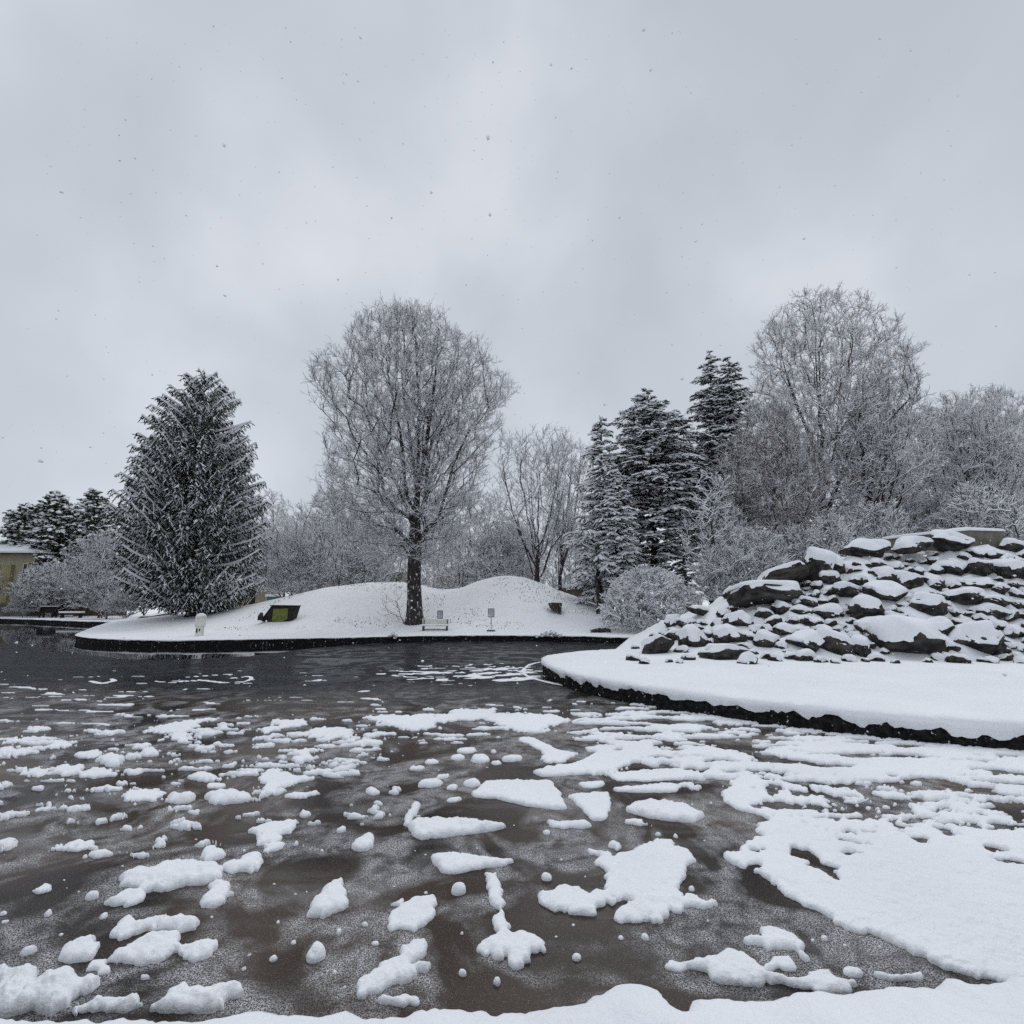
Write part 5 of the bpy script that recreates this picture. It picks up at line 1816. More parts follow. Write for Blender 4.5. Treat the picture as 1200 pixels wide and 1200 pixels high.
# ------------------------------------------------------------------ boulders
def rock_protos(n):
    out_ = []
    for k in range(n):
        rng = np.random.default_rng(200 + k)
        bm = bmesh.new()
        bmesh.ops.create_icosphere(bm, subdivisions=4, radius=1)
        P = np.array([v.co[:] for v in bm.verts])
        tri = np.array([[v.index for v in f.verts] for f in bm.faces])
        bm.free()
        if k >= 9:                               # blocky slabs
            P = np.sign(P) * np.abs(P) ** .42
            P /= np.abs(P).max()
        for c in range(17 if k < 9 else 5):
            nrm = norm(rng.normal(0, 1, 3) * np.array([1, 1, .9]))
            dist = rng.uniform(.48, .84) if k < 9 else rng.uniform(.85, 1.1)
            ex = P @ nrm - dist
            P = P - np.where(ex > 0, ex * .97, 0)[:, None] * nrm
        nz = np.array([mnoise.fractal(Vector(p * 2.6 + k * 7), 1.0, 2.2, 5) for p in P])
        P = P * (1 + (.12 if k < 9 else .09) * nz)[:, None]
        P[:, 2] = np.where(P[:, 2] < 0, P[:, 2] * .9, P[:, 2])
        me_ = mesh_np('boulder', P, None, tri, mats=[ROCK], smooth=False)
        nr = np.zeros((len(P), 3))
        me_.vertices.foreach_get('normal', nr.ravel())
        nr = np.array([v.normal[:] for v in me_.vertices])
        nn = np.array([mnoise.fractal(Vector(p * 1.7 + k * 3.3 + 50), 1.0, 2.0, 4) for p in P])
        n2 = np.array([mnoise.fractal(Vector(p * 5.0 + k * 3.3 + 90), 1.0, 2.0, 3) for p in P])
        # how far the snow comes down over the flanks
        f_ = sstep(.24, .66, nr[:, 2] * .62 + P[:, 2] * .62 + .26 * nn + .12 * n2)
        cap = P + np.array([0, 0, 1.0]) * (f_ * (.25 + .08 * nn))[:, None] + nr * (f_ * .07 - .02)[:, None]
        cap += nr * (.012 * n2 * f_)[:, None]
        # soften the snow
        for it in range(2):
            acc = np.zeros_like(cap)
            cnt = np.zeros(len(cap))
            for a in range(3):
                np.add.at(acc, tri[:, a], cap[tri[:, (a + 1) % 3]] + cap[tri[:, (a + 2) % 3]])
                np.add.at(cnt, tri[:, a], 2)
            cap = np.where((f_ > .35)[:, None], .5 * cap + .5 * acc / cnt[:, None], cap)
        keep = (f_[tri].max(axis=1) > .03)
        par_ = list(range(len(P)))

        def fd(a):
            while par_[a] != a:
                par_[a] = par_[par_[a]]
                a = par_[a]
            return a
        for a, b_, c_ in tri[keep].tolist():
            par_[fd(a)] = fd(b_)
            par_[fd(c_)] = fd(b_)
        rt = np.array([fd(a) for a in tri[:, 0].tolist()])
        vals, cnt = np.unique(rt[keep], return_counts=True)
        keep &= rt == vals[np.argmax(cnt)]
        cme = mesh_np('snow_cap', cap, None, tri[keep], mats=[SNOW], smooth=True)
        out_.append((me_, cme))
    return out_


PROTO = rock_protos(12)
BG = 'snow-capped boulders of the rock mound'
placed = []
brng = np.random.default_rng(77)


def hit_island(px, py):
    d = np.array(ray(px, py))
    lo_, hi_ = 12.0, 40.0
    for s_ in np.arange(12.0, 34, .05):
        p = np.array([0, 0, CAMZ]) + d * s_
        if p[2] < island_z(p[0], p[1]):
            return p
    return None


def boulder(label, px, py, wpx, hpx, k=None, flat=1.0, name='boulder', lift=.0, rz=None, deep=.9, p=None):
    if p is None:
        p = hit_island(px, py)
        if p is None:
            p = at(px, py, 20.5)
    dist = p[1]
    w_ = wpx / 600 * dist * 1.05
    h_ = hpx / 600 * dist * .92
    k = int(brng.integers(9)) if k is None else k
    o = obj(name, PROTO[k][0])
    o.location = (p[0], p[1] + w_ * .05, p[2] + h_ * .14 + lift)
    o.rotation_euler = (brng.normal(0, .14), brng.normal(0, .20), brng.uniform(0, 6.28) if rz is None else rz)
    o.scale = (w_ * .56, w_ * .54 * deep, h_ * .66)
    if rz is not None or wpx > hpx * 2.2:
        o.rotation_euler[2] = brng.choice([0, math.pi]) + brng.normal(0, .12)
        o.scale = (w_ * .54, w_ * .38, h_ * .66)
    c = obj('snow_cap', PROTO[k][1], o)
    tag(o, label, 'boulder', BG)
    placed.append((px, py, max(wpx, hpx) * .5, label, p))
    return o


MAIN = [
    ('boulder at the very tip of the rock mound nearest the round bush', 768, 765, 46, 27), ('snow-hooded boulder second from the tip, its dark side showing', 813, 755, 40, 30), ('small boulder wedged above the first two at the tip', 790, 749, 25, 17),
    ('low wide black boulder in the bottom row, third from the tip', 848, 772, 62, 24), ('domed boulder above the low wide black one', 854, 750, 38, 24), ('steep triangular boulder in the bottom row with a bare black face', 899, 757, 32, 28),
    ('small stone standing upright at the upper edge near the long slab', 855, 700, 15, 20), ('snow-buried boulder in the middle of the lower slope', 948, 757, 50, 22), ('boulder under the left end of the long dark slab', 864, 731, 32, 20),
    ('pointed snow-capped stone below the middle of the long dark slab', 916, 717, 25, 19), ('low stone on the left skyline below the upright stone', 788, 731, 22, 15), ('flat buried stone on the skyline left of the long slab', 822, 718, 30, 12),
    ('half-buried round stone in the bottom row before the squat black boulder', 943, 773, 24, 17), ('dark cleft stone in mid slope below the pointed one', 919, 741, 30, 14), ('squarish stone mid slope left of the box-shaped boulder', 965, 744, 28, 16),
    ('squat black-faced boulder in the bottom row beside the striped one', 978, 763, 42, 34), ('boulder striped with fallen twigs beside the squat black-faced one', 1010, 766, 27, 28), ('largest domed boulder of the bottom row with a broad black face', 1066, 757, 82, 46),
    ('long low boulder in the bottom row beyond the largest dome', 1148, 757, 66, 42), ('leaning boulder above the largest dome', 1102, 741, 36, 27), ('box-shaped boulder with a flat brown face in mid slope', 1021, 720, 45, 29),
    ('wide double boulder under a shared snow cap in the upper middle', 1038, 698, 62, 26), ('broad snow-roofed boulder in the middle right of the slope', 1088, 717, 56, 32), ('smooth egg-shaped snow-covered boulder by the double one', 993, 696, 37, 21),
    ('first boulder of the top row, tilted with a grey face', 1015, 647, 52, 22), ('second boulder of the top row, low and dark', 1071, 643, 48, 20), ('rounded top boulder resting against the concrete basin', 1117, 640, 52, 24),
    ('boulder of the top row beyond the concrete basin', 1189, 645, 30, 22), ('wedge-shaped boulder below the second of the top row', 1063, 685, 30, 24), ('small rounded boulder right of the wedge-shaped one', 1097, 687, 29, 20),
    ('boulder under the snow field below the basin', 1115, 672, 38, 22), ('arched boulder with a dark hollow below the basin', 1149, 671, 38, 21), ('dark boulder by the picture edge below the top row', 1186, 674, 36, 26),
    ('long ledge boulder in the right middle slope', 1135, 704, 47, 24), ('thin flat slab near the picture edge in mid slope', 1170, 708, 42, 16), ('flat snow-roofed stone under the arched boulder', 1153, 688, 38, 18),
    ('black boulder with white cap beside the dark block stone', 982, 666, 26, 22), ('small black boulder under the one beside the block stone', 975, 683, 26, 20), ('snowy boulder on the shoulder below the first of the top row', 1035, 678, 32, 21),
    ('low stone in the snow slope by the picture edge', 1165, 722, 34, 18), ('dark stone peeping from the snow at the picture edge', 1190, 745, 28, 17), ('wide low boulder above the striped one', 1024, 741, 46, 24),
    ('small stone under the broad snow-roofed boulder', 1050, 729, 30, 16), ('snow-buried stone below the egg-shaped boulder', 970, 721, 30, 18), ('small stone squeezed between egg-shaped and wedge-shaped boulders', 1006, 684, 26, 14)]
for lab, px, py, w_, h_ in MAIN:
    boulder(lab, px, py, w_, h_)
pslab = hit_island(905, 712)
boulder('long black overhanging slab, biggest bare rock face of the mound', 907, 700, 66, 21, k=9, name='rock_slab', rz=0, p=np.array([pslab[0], pslab[1] + .4, at(907, 702, pslab[1] + .4)[2]]))
boulder('flat table-like slab lying across the long black one', 917, 677, 50, 15, k=10, name='rock_slab', rz=0, p=np.array([at(917, 680, pslab[1] + 1.3)[0], pslab[1] + 1.3, at(917, 680, pslab[1] + 1.3)[2]]))
boulder('dark block stone standing at the end of the flat slab', 958, 673, 27, 34, k=11, name='boulder')
# smaller stones in between
cand = 0
nf = {}
fill_rng = np.random.default_rng(99)
while cand < 6000 and len(placed) < 300:
    cand += 1
    py = fill_rng.uniform(640, 778)
    px = fill_rng.uniform(738, 1235)
    skyline = np.interp(px, [735, 770, 800, 845, 870, 945, 1000, 1080, 1200], [760, 742, 728, 710, 695, 668, 652, 646, 645])
    if py < skyline + 5:
        continue
    rr_ = fill_rng.uniform(5.0, 12)
    if any(math.hypot(px - q[0], (py - q[1]) * 1.5) < (rr_ + q[2] * .95) * .74 for q in placed):
        continue
    mains = placed[:len(MAIN) + 3]
    j = min(range(len(mains)), key=lambda i: math.hypot(px - mains[i][0], (py - mains[i][1]) * 1.4))
    dx_, dy_ = px - mains[j][0], py - mains[j][1]
    rel = 'just above' if -dy_ > abs(dx_) * .6 else 'just below' if dy_ > abs(dx_) * .6 else 'beside'
    size = 'small' if rr_ < 8 else 'middling'
    short = mains[j][3].split()
    key = (j, rel, size)
    n_ = nf.get(key, 0)
    nf[key] = n_ + 1
    head = ' '.join(short[:9])
    while head.split()[-1] in ('a', 'the', 'of', 'with', 'its', 'at', 'in', 'and', 'one', 'by', 'on', 'under', 'bare', 'flat', 'broad', 'right', 'beside', 'below', 'beyond', 'bottom', 'to', 'left', 'between', 'lower', 'black', 'snow', 'long', 'largest', 'upper', 'that', 'against', 'row,', 'before', 'third', 'wedged', 'first', 'second', 'shared', 'from', 'picture', 'white', 'mid', 'dark', 'egg-shaped', 'middle', 'as', 'two', 'lying', 'across'):
        head = ' '.join(head.split()[:-1])
    boulder(f"{ORD[n_] + ' ' if n_ else ''}{size} stone {rel} the {head}", px, py, rr_ * 2.1, rr_ * 1.25, lift=.0)
# the mound goes on past the picture edge
for k in range(14):
    x_, y_ = fill_rng.uniform(20.5, 25), fill_rng.uniform(16, 20.5)
    p = np.array([x_, y_, float(island_z(x_, y_))])
    boulder('boulder of the rock mound continuing past the picture edge', 1300, 700, fill_rng.uniform(25, 50), fill_rng.uniform(18, 28), p=p)

# concrete basin on top
ybn = 21.3
c0, c1 = at(1080, 640, ybn), at(1184, 642, ybn)
ztop = at(1140, 621.5, ybn)[2]
zb = float(island_z(c0[0], ybn)) - .5
basin = empty('concrete_basin', ((c0[0] + c1[0]) / 2, ybn, zb))
tag(basin, 'snow-topped weathered concrete basin on the summit of the rock mound', 'basin')
hw = (c1[0] - c0[0]) / 2
xk = at(1136, 640, ybn)[0] - basin.location.x
h_ = ztop - zb
sh_ = at(1100, 625.5, ybn)[2] - zb
outl = [(-hw, .9), (-hw * .55, .1), (xk, -.05), (hw * .9, -.0), (hw, .35), (hw, 2.2), (-hw, 2.2)]
tops = [sh_ - .02, sh_ + .02, h_, h_ - .05, h_ - .06, h_, sh_]
V_, F_ = [], []
n_ = len(outl)
for x_, y_ in outl:
    V_.append((x_, y_, 0))
for (x_, y_), z_ in zip(outl, tops):
    V_.append((x_, y_, z_))
for (x_, y_), z_ in zip(outl, tops):
    V_.append((x_ * .86, .2 + y_ * .8, z_))
for (x_, y_), z_ in zip(outl, tops):
    V_.append((x_ * .86, .2 + y_ * .8, z_ - .5))
for i in range(n_):
    j = (i + 1) % n_
    for q in range(3):
        F_.append((q * n_ + i, q * n_ + j, (q + 1) * n_ + j, (q + 1) * n_ + i))
F_.append(tuple(3 * n_ + i for i in range(n_)))
mb = MB()
mb.v, mb.f = V_, F_
mb.build('wall', CONC, basin)
sv, sf = [], []
for s_, zz in ((1.03, .02), (1.04, .09), (.97, .15), (.5, .2)):
    for (x_, y_), z_ in zip(outl, tops):
        sv.append((x_ * s_, (y_ - 1) * s_ + 1 - (.02 if s_ > 1 else 0), z_ + zz - .02 + brng.normal(0, .008)))
for q in range(3):
    for i in range(n_):
        j = (i + 1) % n_
        sf.append((q * n_ + i, q * n_ + j, (q + 1) * n_ + j, (q + 1) * n_ + i))
sf.append(tuple(3 * n_ + i for i in range(n_)))
mb = MB()
mb.v, mb.f = sv, sf
mb.build('snow_cap', SNOW, basin, smooth=True)

# ------------------------------------------------------------------ furniture and small things
def gpt(px, py, Yt):
    p = at(px, py, Yt)
    return np.array([p[0], p[1], float(ground_z(p[0], p[1]))])


# bench on the mound
p = gpt(510, 738, 31.4)
bn = empty('park_bench', p, R(2))
bn.scale = (1, 1, .74)
tag(bn, 'snow-covered park bench with a backrest below the small grey board', 'bench')
MB().box(-.82, .82, -.22, .22, .36, .41, .01).build('seat', WHITEP, bn)
bk = MB()
bk.prism([(-.80, .50), (.80, .50), (.80, .86), (-.80, .86)], .20, .245)
bk.build('backrest', WHITEP, bn)
for s_ in (-1, 1):
    MB().box(s_ * .70 - .05, s_ * .70 + .05, -.2, .2, 0, .36, .01).box(s_ * .70 - .025, s_ * .70 + .025, .17, .2, .36, .86).build('leg', METAL, bn)
MB().box(-.70, .70, -.19, -.15, .06, .12).build('stretcher', METAL, bn)
sm_ = MB()
sm_.box(-.83, .83, -.24, .15, .41, .50, .04)
sm_.box(-.81, .81, .185, .26, .855, .91, .02)
sm_.build('snow_cover', SNOW, bn, smooth=True)

# boards
p = gpt(515.5, 731, 32.6)
sg = empty('notice_board', p)
tag(sg, 'small grey notice board on a post right behind the bench', 'sign')
zt = at(515.5, 715.5, 32.6)[2] - p[2]
zb_ = at(515.5, 725.5, 32.6)[2] - p[2]
MB().box(-.17, .17, -.02, .02, zb_, zt, .006).build('panel', SLATE, sg)
MB().box(-.13, .13, -.026, -.021, zb_ + .06, zt - .06).build('poster', GREYP, sg)
for s_ in (-1, 1):
    MB().box(s_ * .15 - .02, s_ * .15 + .02, .021, .05, 0, zt - .05).build('post', SLATE, sg)
MB().box(-.19, .19, -.05, .06, zt, zt + .04, .015).build('snow_cap', SNOW, sg)
p = gpt(575.5, 736.5, 31.0)
sg = empty('sign_board', p)
tag(sg, 'pale sign board on a thin post with a dark foot on the snow slope', 'sign')
zt = at(575, 713.5, 31.0)[2] - p[2]
zb_ = at(575, 723, 31.0)[2] - p[2]
MB().box(-.17, .17, -.015, .015, zb_, zt, .005).build('panel', GREYP, sg)
fr = MB()
fr.box(-.19, .19, -.02, .02, zt, zt + .025).box(-.19, .19, -.02, .02, zb_ - .025, zb_).box(-.195, -.17, -.02, .02, zb_, zt).box(.17, .195, -.02, .02, zb_, zt)
fr.build('frame', SLATE, sg)
MB().tube([(0, 0, 0.02), (0, 0, zb_ - .02)], .018, 8).build('post', METAL, sg)
MB().box(-.25, .25, -.12, .12, 0, .07, .02).build('foot', METAL, sg)

# lantern on the tongue of land
p = gpt(234, 739, 27.5)
p[2] = GZ
ln = empty('pedestal_lantern', p)
tag(ln, 'little white pedestal lantern with a flat cap at the water edge under the spruce', 'lantern')
zt = at(234, 718.5, 27.5)[2] - p[2]
MB().box(-.15, .15, -.15, .15, 0, zt * .40, .02).build('base', WHITEP, ln)
MB().box(-.19, .19, -.19, .19, zt * .40, zt * .80, .02).build('lamp_box', WHITEP, ln)
MB().box(-.10, -.02, -.158, -.150, zt * .14, zt * .32).box(.05, .11, -.158, -.150, zt * .20, zt * .32).build('vent', DARKWOOD, ln)
MB().tube([(0, 0, zt * .80), (0, 0, zt * .84), (0, 0, zt * .90)], [.26, .26, .12], 16).build('cap', WHITEP, ln)
MB().tube([(0, 0, zt * .845), (0, 0, zt * .92), (0, 0, zt)], [.25, .22, .08], 14).build('snow_cap', SNOW, ln, smooth=True)

# hatch in the mound
yh = float(hit_ground(326, 729)[1])
o0 = at(326, 717, yh)
ht = empty('mound_hatch', (o0[0], yh, float(ground_z(o0[0], yh))))
tag(ht, 'mossy green board set in a dark tilted frame, let into the mound slope', 'hatch')


def lh(px, py):
    q = at(px, py, yh)
    return (q[0] - o0[0], q[2] - ht.location.z)


outer = [lh(318, 710), lh(347, 710.5), lh(342, 726), lh(335, 730), lh(306, 728), lh(309, 722)]
MB().prism(outer, .0, .7).build('frame', DARKWOOD, ht)
MB().prism([lh(321, 713.5), lh(338, 713), lh(337, 725.5), lh(329, 729), lh(319, 728.5), lh(320, 719)], -.06, -.003).build('board', MOSS, ht)
MB().prism([lh(317, 709), lh(348, 709.5), lh(348, 710.4), lh(317, 710)], -.1, .7).build('lintel', DARKWOOD, ht)
st = MB()
c = lh(307.5, 723)
st.tube([(c[0], -.25, c[1] - .2), (c[0], -.25, c[1] + .05), (c[0] + .05, -.22, c[1] + .28)], [.17, .17, .08], 10)
st.build('side_stone', ROCK, ht, smooth=True)

# stump in the mound
ysn = float(hit_ground(652, 718)[1])
q = at(651, 712, ysn)
st = empty('rock_stump', (q[0], ysn, float(ground_z(q[0], ysn)) - .25))
tag(st, 'single dark stump jutting out of the bare snow flank of the higher mound', 'stump')


def ls(px, py):
    r__ = at(px, py, ysn)
    return (r__[0] - q[0], r__[2] - st.location.z)


MB().prism([ls(642.5, 707), ls(646, 706), ls(659, 706.5), ls(657.5, 711), ls(657.5, 719.5), ls(653, 717.5), ls(645, 713)], -.35, .4).build('stump', BARK, st)
MB().prism([ls(642, 706.9), ls(646, 705.2), ls(659.5, 705.6), ls(659, 706.5), ls(646, 706)], -.37, .4).build('snow_cap', SNOW, st)

# driftwood by the bush
for px, py, sx, lab in [(703, 736, .55, 'dark log end poking from the snow beside the round bush'), (709, 737, .4, 'shorter dark log leaning by the longer one beside the round bush')]:
    p = gpt(px, py, 30.2)
    o = MB().tube([(-sx, 0, .05), (0, -.1, .16), (sx * .8, -.15, .10)], [.10, .12, .09], 9).build('log', BARK)
    o.location = p
    tag(o, lab, 'log', 'logs beside the round bush')

# snow tufts on the kerb
for px, py, w_, n_, lab in [(645, 744.5, .75, 130, 'tuft of snow-covered grass hanging over the far kerb'), (460, 745, .22, 50, 'little ball of snow clinging to the far kerb under the tallest tree')]:
    p = ground(px, py, .36)
    rg = np.random.default_rng(int(px))
    cs = np.column_stack([rg.normal(0, w_ * .42, n_), rg.uniform(-.22, .1, n_), rg.normal(0, .05, n_)])
    cs[:, 2] += .14 * np.exp(-(cs[:, 0] / (w_ * .5)) ** 2) - .02
    V_, T_ = blob_arrays(cs, rg.uniform(.04, .09, n_), rg.uniform(.03, .06, n_), rg)
    o = obj('snow_tuft', mesh_np('snow_tuft', V_, None, T_, mats=[SNOW]), loc=p + np.array([0, -.02, 0]))
    tag(o, lab, 'snow tuft')

# far left shore: benches
p = at(84, 719, 56)
p[2] = float(ground_z(p[0], 56))
b2 = empty('flat_bench', p)
tag(b2, 'low flat backless bench topped with snow on the far shore', 'bench')
MB().box(-1.2, 1.2, -.25, .25, .45, .52, .01).build('seat', DARKWOOD, b2)
for s_ in (-1, 1):
    MB().prism([(s_ * .98 - .05, 0), (s_ * .98 + .07, 0), (s_ * .98 + .03, .45), (s_ * .98 - .03, .45)], -.2, .2).build('leg', DARKWOOD, b2)
MB().box(-1.22, 1.22, -.27, .27, .52, .70, .05).build('snow_cover', SNOW, b2, smooth=True)
p = at(56, 719, 57)
p[2] = float(ground_z(p[0], 57))
b3 = empty('timber_shelter', p, R(8))
tag(b3, 'dark square timber stand open below, beside the flat bench on the far shore', 'stand')
b3.scale = (.72, .8, .85)
MB().box(-.95, .95, -.05, .05, .62, 1.35, .01).build('panel', DARKWOOD, b3)
for sx in (-.85, .85):
    for sy in (-.3, .45):
        MB().box(sx - .08, sx + .08, sy - .08, sy + .08, 0, 1.3).build('leg', DARKWOOD, b3)
MB().box(-1.0, 1.0, -.4, .55, 1.36, 1.42).build('top', DARKWOOD, b3)
MB().box(-.98, .98, -.38, .53, 1.421, 1.5, .03).build('snow_cover', SNOW, b3, smooth=True)

# ochre house at the picture edge
yo = 63.0
hz = float(ground_z(-60, yo))


def X_(px, Yt=yo, py=690):
    return at(px, py, Yt)[0]


def Z_(py, Yt=yo, px=20):
    return at(px, py, Yt)[2]


hs = empty('ochre_house', (X_(20), yo, hz))
tag(hs, 'ochre-walled house with a snowy roof at the end of the far shore', 'house')
ox = hs.location.x
wl, wr = X_(-110) - ox, X_(36) - ox
ze = Z_(648) - hz
zr = Z_(634) - hz
MB().box(wl, wr, 0.0, 9, 1.4, ze).build('wall', CREAM, hs)
MB().box(wl - .1, wr + .1, -.12, 9.1, -.3, 1.4).build('plinth', GREYW, hs)
MB().box(X_(-12) - ox, X_(15, py=680) - ox, -.5, -.002, Z_(706) - hz, Z_(662) - hz, .02).build('bay', YELLOW, hs)
for i, (xa, xb) in enumerate([(-60, -45), (-38, -25), (23, 29)]):
    w__ = MB().box(X_(xa) - ox, X_(xb) - ox, -.06, -.003, Z_(674) - hz, Z_(660) - hz).build('window', WHITEP, hs)
    MB().box(X_(xa) - ox + .12, X_(xb) - ox - .12, -.075, -.062, Z_(674) - hz + .12, Z_(660) - hz - .12).build('pane', GLASS, w__)
rv = [(wl - 1, -1.3, ze), (wr + 1.9, -1.3, ze - .1), (wr + 1.9, 10.3, ze - .1), (wl - 1, 10.3, ze), (wl - 1, 4.5, zr + .8), (wr - 2.6, 4.5, zr + .8)]
mb = MB()
n_ = 6
mb.v = rv + [(x, y, z + .22) for x, y, z in rv]
mb.f = [(0, 1, 2, 3), (6, 7, 11, 10), (7, 8, 11), (8, 9, 10, 11), (9, 6, 10), (0, 1, 7, 6), (1, 2, 8, 7), (2, 3, 9, 8), (3, 0, 6, 9)]
mb.build('roof', SNOW, hs)
MB().box(wl - 1, wr + 1.8, -1.22, -1.08, ze - .22, ze - .02).build('eaves_board', BROWNWOOD, hs)

# brown fence behind the far shrubs
yf = 61.0
fe = empty('timber_fence', (X_(112, yf), yf, hz))
tag(fe, 'tall brown timber fence behind the shrubs before the spruce', 'fence')
f0, f1 = X_(90, yf) - fe.location.x, X_(150, yf) - fe.location.x
zt = Z_(671, yf, 110) - hz
bd = MB()
x_ = f0
while x_ < f1:
    bd.box(x_, x_ + .27, -.02, .02, .1, zt + random.uniform(-.03, .03))
    x_ += .285
bd.build('boards', BROWNWOOD, fe)
MB().box(f0, f1, .021, .09, zt - .6, zt - .48).box(f0, f1, .021, .09, .7, .82).build('rails', DARKWOOD, fe)
MB().box(f0, f1, -.06, .06, zt + .03, zt + .14, .03).build('snow_cap', SNOW, fe)

# cream pavilion behind the spruce
yp = 70.0
pv = empty('cream_pavilion', (X_(275, yp), yp, GZ))
tag(pv, 'low cream pavilion with dark openings behind the spruce trunk', 'building')
ox = pv.location.x
a0, a1 = X_(238, yp) - ox, X_(312, yp) - ox
zt = Z_(684, yp, 275) - GZ
MB().box(a0, a1, 0, 6, 0, zt).build('wall', CREAM, pv)
for xa, xb in [(250, 257), (262, 268), (278, 285), (293, 300)]:
    w__ = MB().box(X_(xa, yp) - ox, X_(xb, yp) - ox, -.06, -.003, zt * .32, zt * .82).build('window', BROWNWOOD, pv)
    MB().box(X_(xa, yp) - ox + .12, X_(xb, yp) - ox - .12, -.075, -.062, zt * .32 + .12, zt * .82 - .12).build('pane', GLASS, w__)
MB().box(a0 - .5, a1 + .5, -.7, 6.5, zt + .002, zt + .2).build('roof', BROWNWOOD, pv)
MB().box(a0 - .5, a1 + .5, -.7, 6.5, zt + .202, zt + .48, .08).build('roof_snow', SNOW, pv)
for px, lab in [(283, 'snowy low hedge block before the cream pavilion')]:
    q = at(px, 712, 58)
    o = MB().box(-2.6, 3.2, -.5, .5, 0, .55, .12).build('snow_bank', SNOW)
    o.location = (q[0], 58, GZ)
    tag(o, lab, 'snow bank')
# dark curved seat right of the spruce trunk
q = at(252, 717, 48)
cs_ = empty('curved_seat', (q[0], 48, GZ))
tag(cs_, 'dark curved high-backed seat dusted with snow beside the spruce trunk', 'seat')
MB().prism([(-1.0, .1), (.5, .05), (.75, .3), (1.35, 1.25), (1.1, 1.3), (.4, .55), (-1.0, .5)], -.6, .6).build('shell', DARKWOOD, cs_)
MB().prism([(-1.0, .51), (.0, .53), (.1, 1.0), (-.9, 1.0)], -.5, .5).build('cushion', SLATE, cs_)
MB().box(-.95, .05, -.5, .5, 1.01, 1.16, .05).build('snow_cover', SNOW, cs_)
# teal kiosk seen past the hatch
q = at(318, 705, 60)
tk = empty('teal_hut', (q[0], 60, GZ))
tag(tk, 'small teal hut with a snowy top, just over the mound beyond the hatch', 'hut')
zt = Z_(696.5, 60, 318) - GZ
MB().box(-.55, .55, 0, 1.2, 0, zt - .25).build('wall', TEAL, tk)
MB().box(-.3, .3, -.02, -.003, .2, zt - .8).build('door', DARKWOOD, tk)
MB().box(-.7, .7, -.15, 1.35, zt - .248, zt, .05).build('roof_snow', SNOW, tk)


# houses behind the mounds
def far_house(name, label, px0, px1, py_top, py_eave, Yt, wallm, wins, roofm=TERRA, flat=False):
    cx = (X_(px0, Yt) + X_(px1, Yt)) / 2
    r0 = empty(name, (cx, Yt, GZ))
    tag(r0, label, 'building')
    hw_ = (X_(px1, Yt) - X_(px0, Yt)) / 2
    pm = (px0 + px1) / 2
    ze_ = Z_(py_eave, Yt, pm) - GZ
    zt_ = Z_(py_top, Yt, pm) - GZ
    MB().box(-hw_, hw_, 0, 7, 0, ze_).build('wall', wallm, r0)
    if flat:
        MB().box(-hw_ - .3, hw_ + .3, -.3, 7.3, ze_ + .002, ze_ + .18).build('coping', GREYW, r0)
        MB().box(-hw_ - .3, hw_ + .3, -.3, 7.3, ze_ + .182, zt_ + .2, .04).build('roof_snow', SNOW, r0)
    else:
        m1 = MB()
        m1.v = [(-hw_ - .4, -.6, ze_), (hw_ + .4, -.6, ze_), (hw_ + .4, 7.6, ze_), (-hw_ - .4, 7.6, ze_), (-hw_ * .5, 3.5, zt_ + .8), (hw_ * .5, 3.5, zt_ + .8)]
        m1.f = [(0, 1, 2, 3), (0, 1, 5, 4), (1, 2, 5), (2, 3, 4, 5), (3, 0, 4)]
        m1.build('roof', SNOW, r0)
        MB().box(-hw_ - .4, hw_ + .4, -.68, -.602, ze_ - .35, ze_ + .02).build('eaves_board', roofm, r0)
    for a, b_ in wins:
        z0, z1 = ze_ * .55, ze_ * .8
        w1 = MB().box(X_(a, Yt) - cx, X_(b_, Yt) - cx, -.05, -.003, z0, z1).build('window', WHITEP, r0)
        MB().box(X_(a, Yt) - cx + .1, X_(b_, Yt) - cx - .1, -.065, -.052, z0 + .1, z1 - .1).build('pane', GLASS, w1)
    return r0


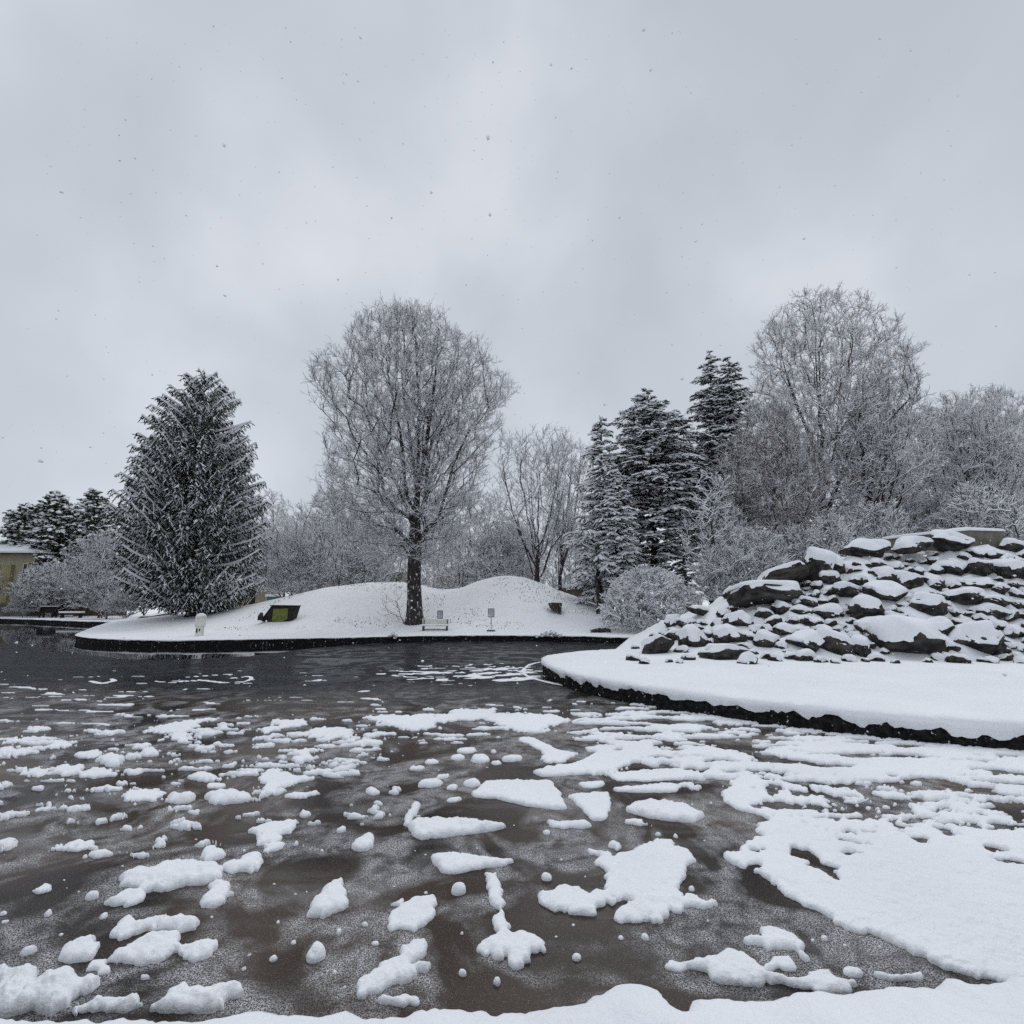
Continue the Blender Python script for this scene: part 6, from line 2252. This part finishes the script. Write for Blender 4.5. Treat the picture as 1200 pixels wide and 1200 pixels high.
far_house('ochre_cottage', 'ochre cottage with a brown eaves board just beside the tallest trunk', 441, 478, 664, 671, 62, CREAM, [(448, 452), (458, 462), (467, 471)])
far_house('pale_house', 'pale house with a snowy roof behind the bushy trees left of the tallest tree', 378, 416, 672, 679, 64, CREAM, [(384, 388), (394, 398), (404, 408)])
far_house('tan_house', 'tan house half hidden by twigs over the dip between the mounds', 514, 566, 668, 674, 63, CREAM, [(520, 525), (534, 539), (548, 553)], flat=True)
far_house('low_tan_wall_building', 'low tan building seen between the conifer trunks', 664, 718, 687, 691, 52, GREYW, [], flat=True)

# ------------------------------------------------------------------ dry grass tips through the thin snow
rg = np.random.default_rng(8)
n_ = 5200
gx_, gy_ = rg.uniform(-18, 9.5, n_), rg.uniform(31.5, 42, n_)
den = fbm(gx_ * .35, gy_ * .35, 91, 3)
k_ = (den > .57) & (rg.random(n_) < .9)
gx_, gy_ = gx_[k_], gy_[k_]
gz_ = ground_z(gx_, gy_)
nb = len(gx_)
a_ = rg.uniform(0, 6.28, nb)
hh = rg.uniform(.03, .10, nb)
wv = rg.uniform(.015, .05, nb)
V_ = np.empty((nb, 3, 3))
V_[:, 0] = np.column_stack([gx_ - wv * np.cos(a_), gy_ - wv * np.sin(a_), gz_ - .02])
V_[:, 1] = np.column_stack([gx_ + wv * np.cos(a_), gy_ + wv * np.sin(a_), gz_ - .02])
V_[:, 2] = np.column_stack([gx_ + rg.normal(0, .04, nb), gy_ + rg.normal(0, .04, nb), gz_ + hh])
tag(obj('grass', mesh_np('grass', V_.reshape(-1, 3), None, np.arange(nb * 3).reshape(-1, 3), mats=[GRASS], smooth=False)), 'dry grass tips poking through the thin snow of the mounds', 'grass', kind='stuff')

# ------------------------------------------------------------------ falling snow
rg = np.random.default_rng(18)
n_ = 2600
yy_ = 3.5 + 26 * rg.random(n_) ** .75
xx_ = rg.uniform(-1.05, 1.05, n_) * yy_
zz_ = rg.uniform(.5, 1.0, n_) * 0 + CAMZ + rg.uniform(-.14, 1.35, n_) * yy_
ok = zz_ > .6
cs = np.column_stack([xx_, yy_, zz_])[ok]
sz_ = rg.uniform(.005, .012, len(cs)) * rg.choice([1, 1, 1, 1, 1.6, 2.3], len(cs))
V_, T_ = blob_arrays(cs, sz_, sz_ * .8, rg)
tag(obj('falling_snow', mesh_np('falling_snow', V_, None, T_, mats=[SNOWT])), 'scattered snowflakes drifting down over the pond', 'snowflakes', kind='stuff')
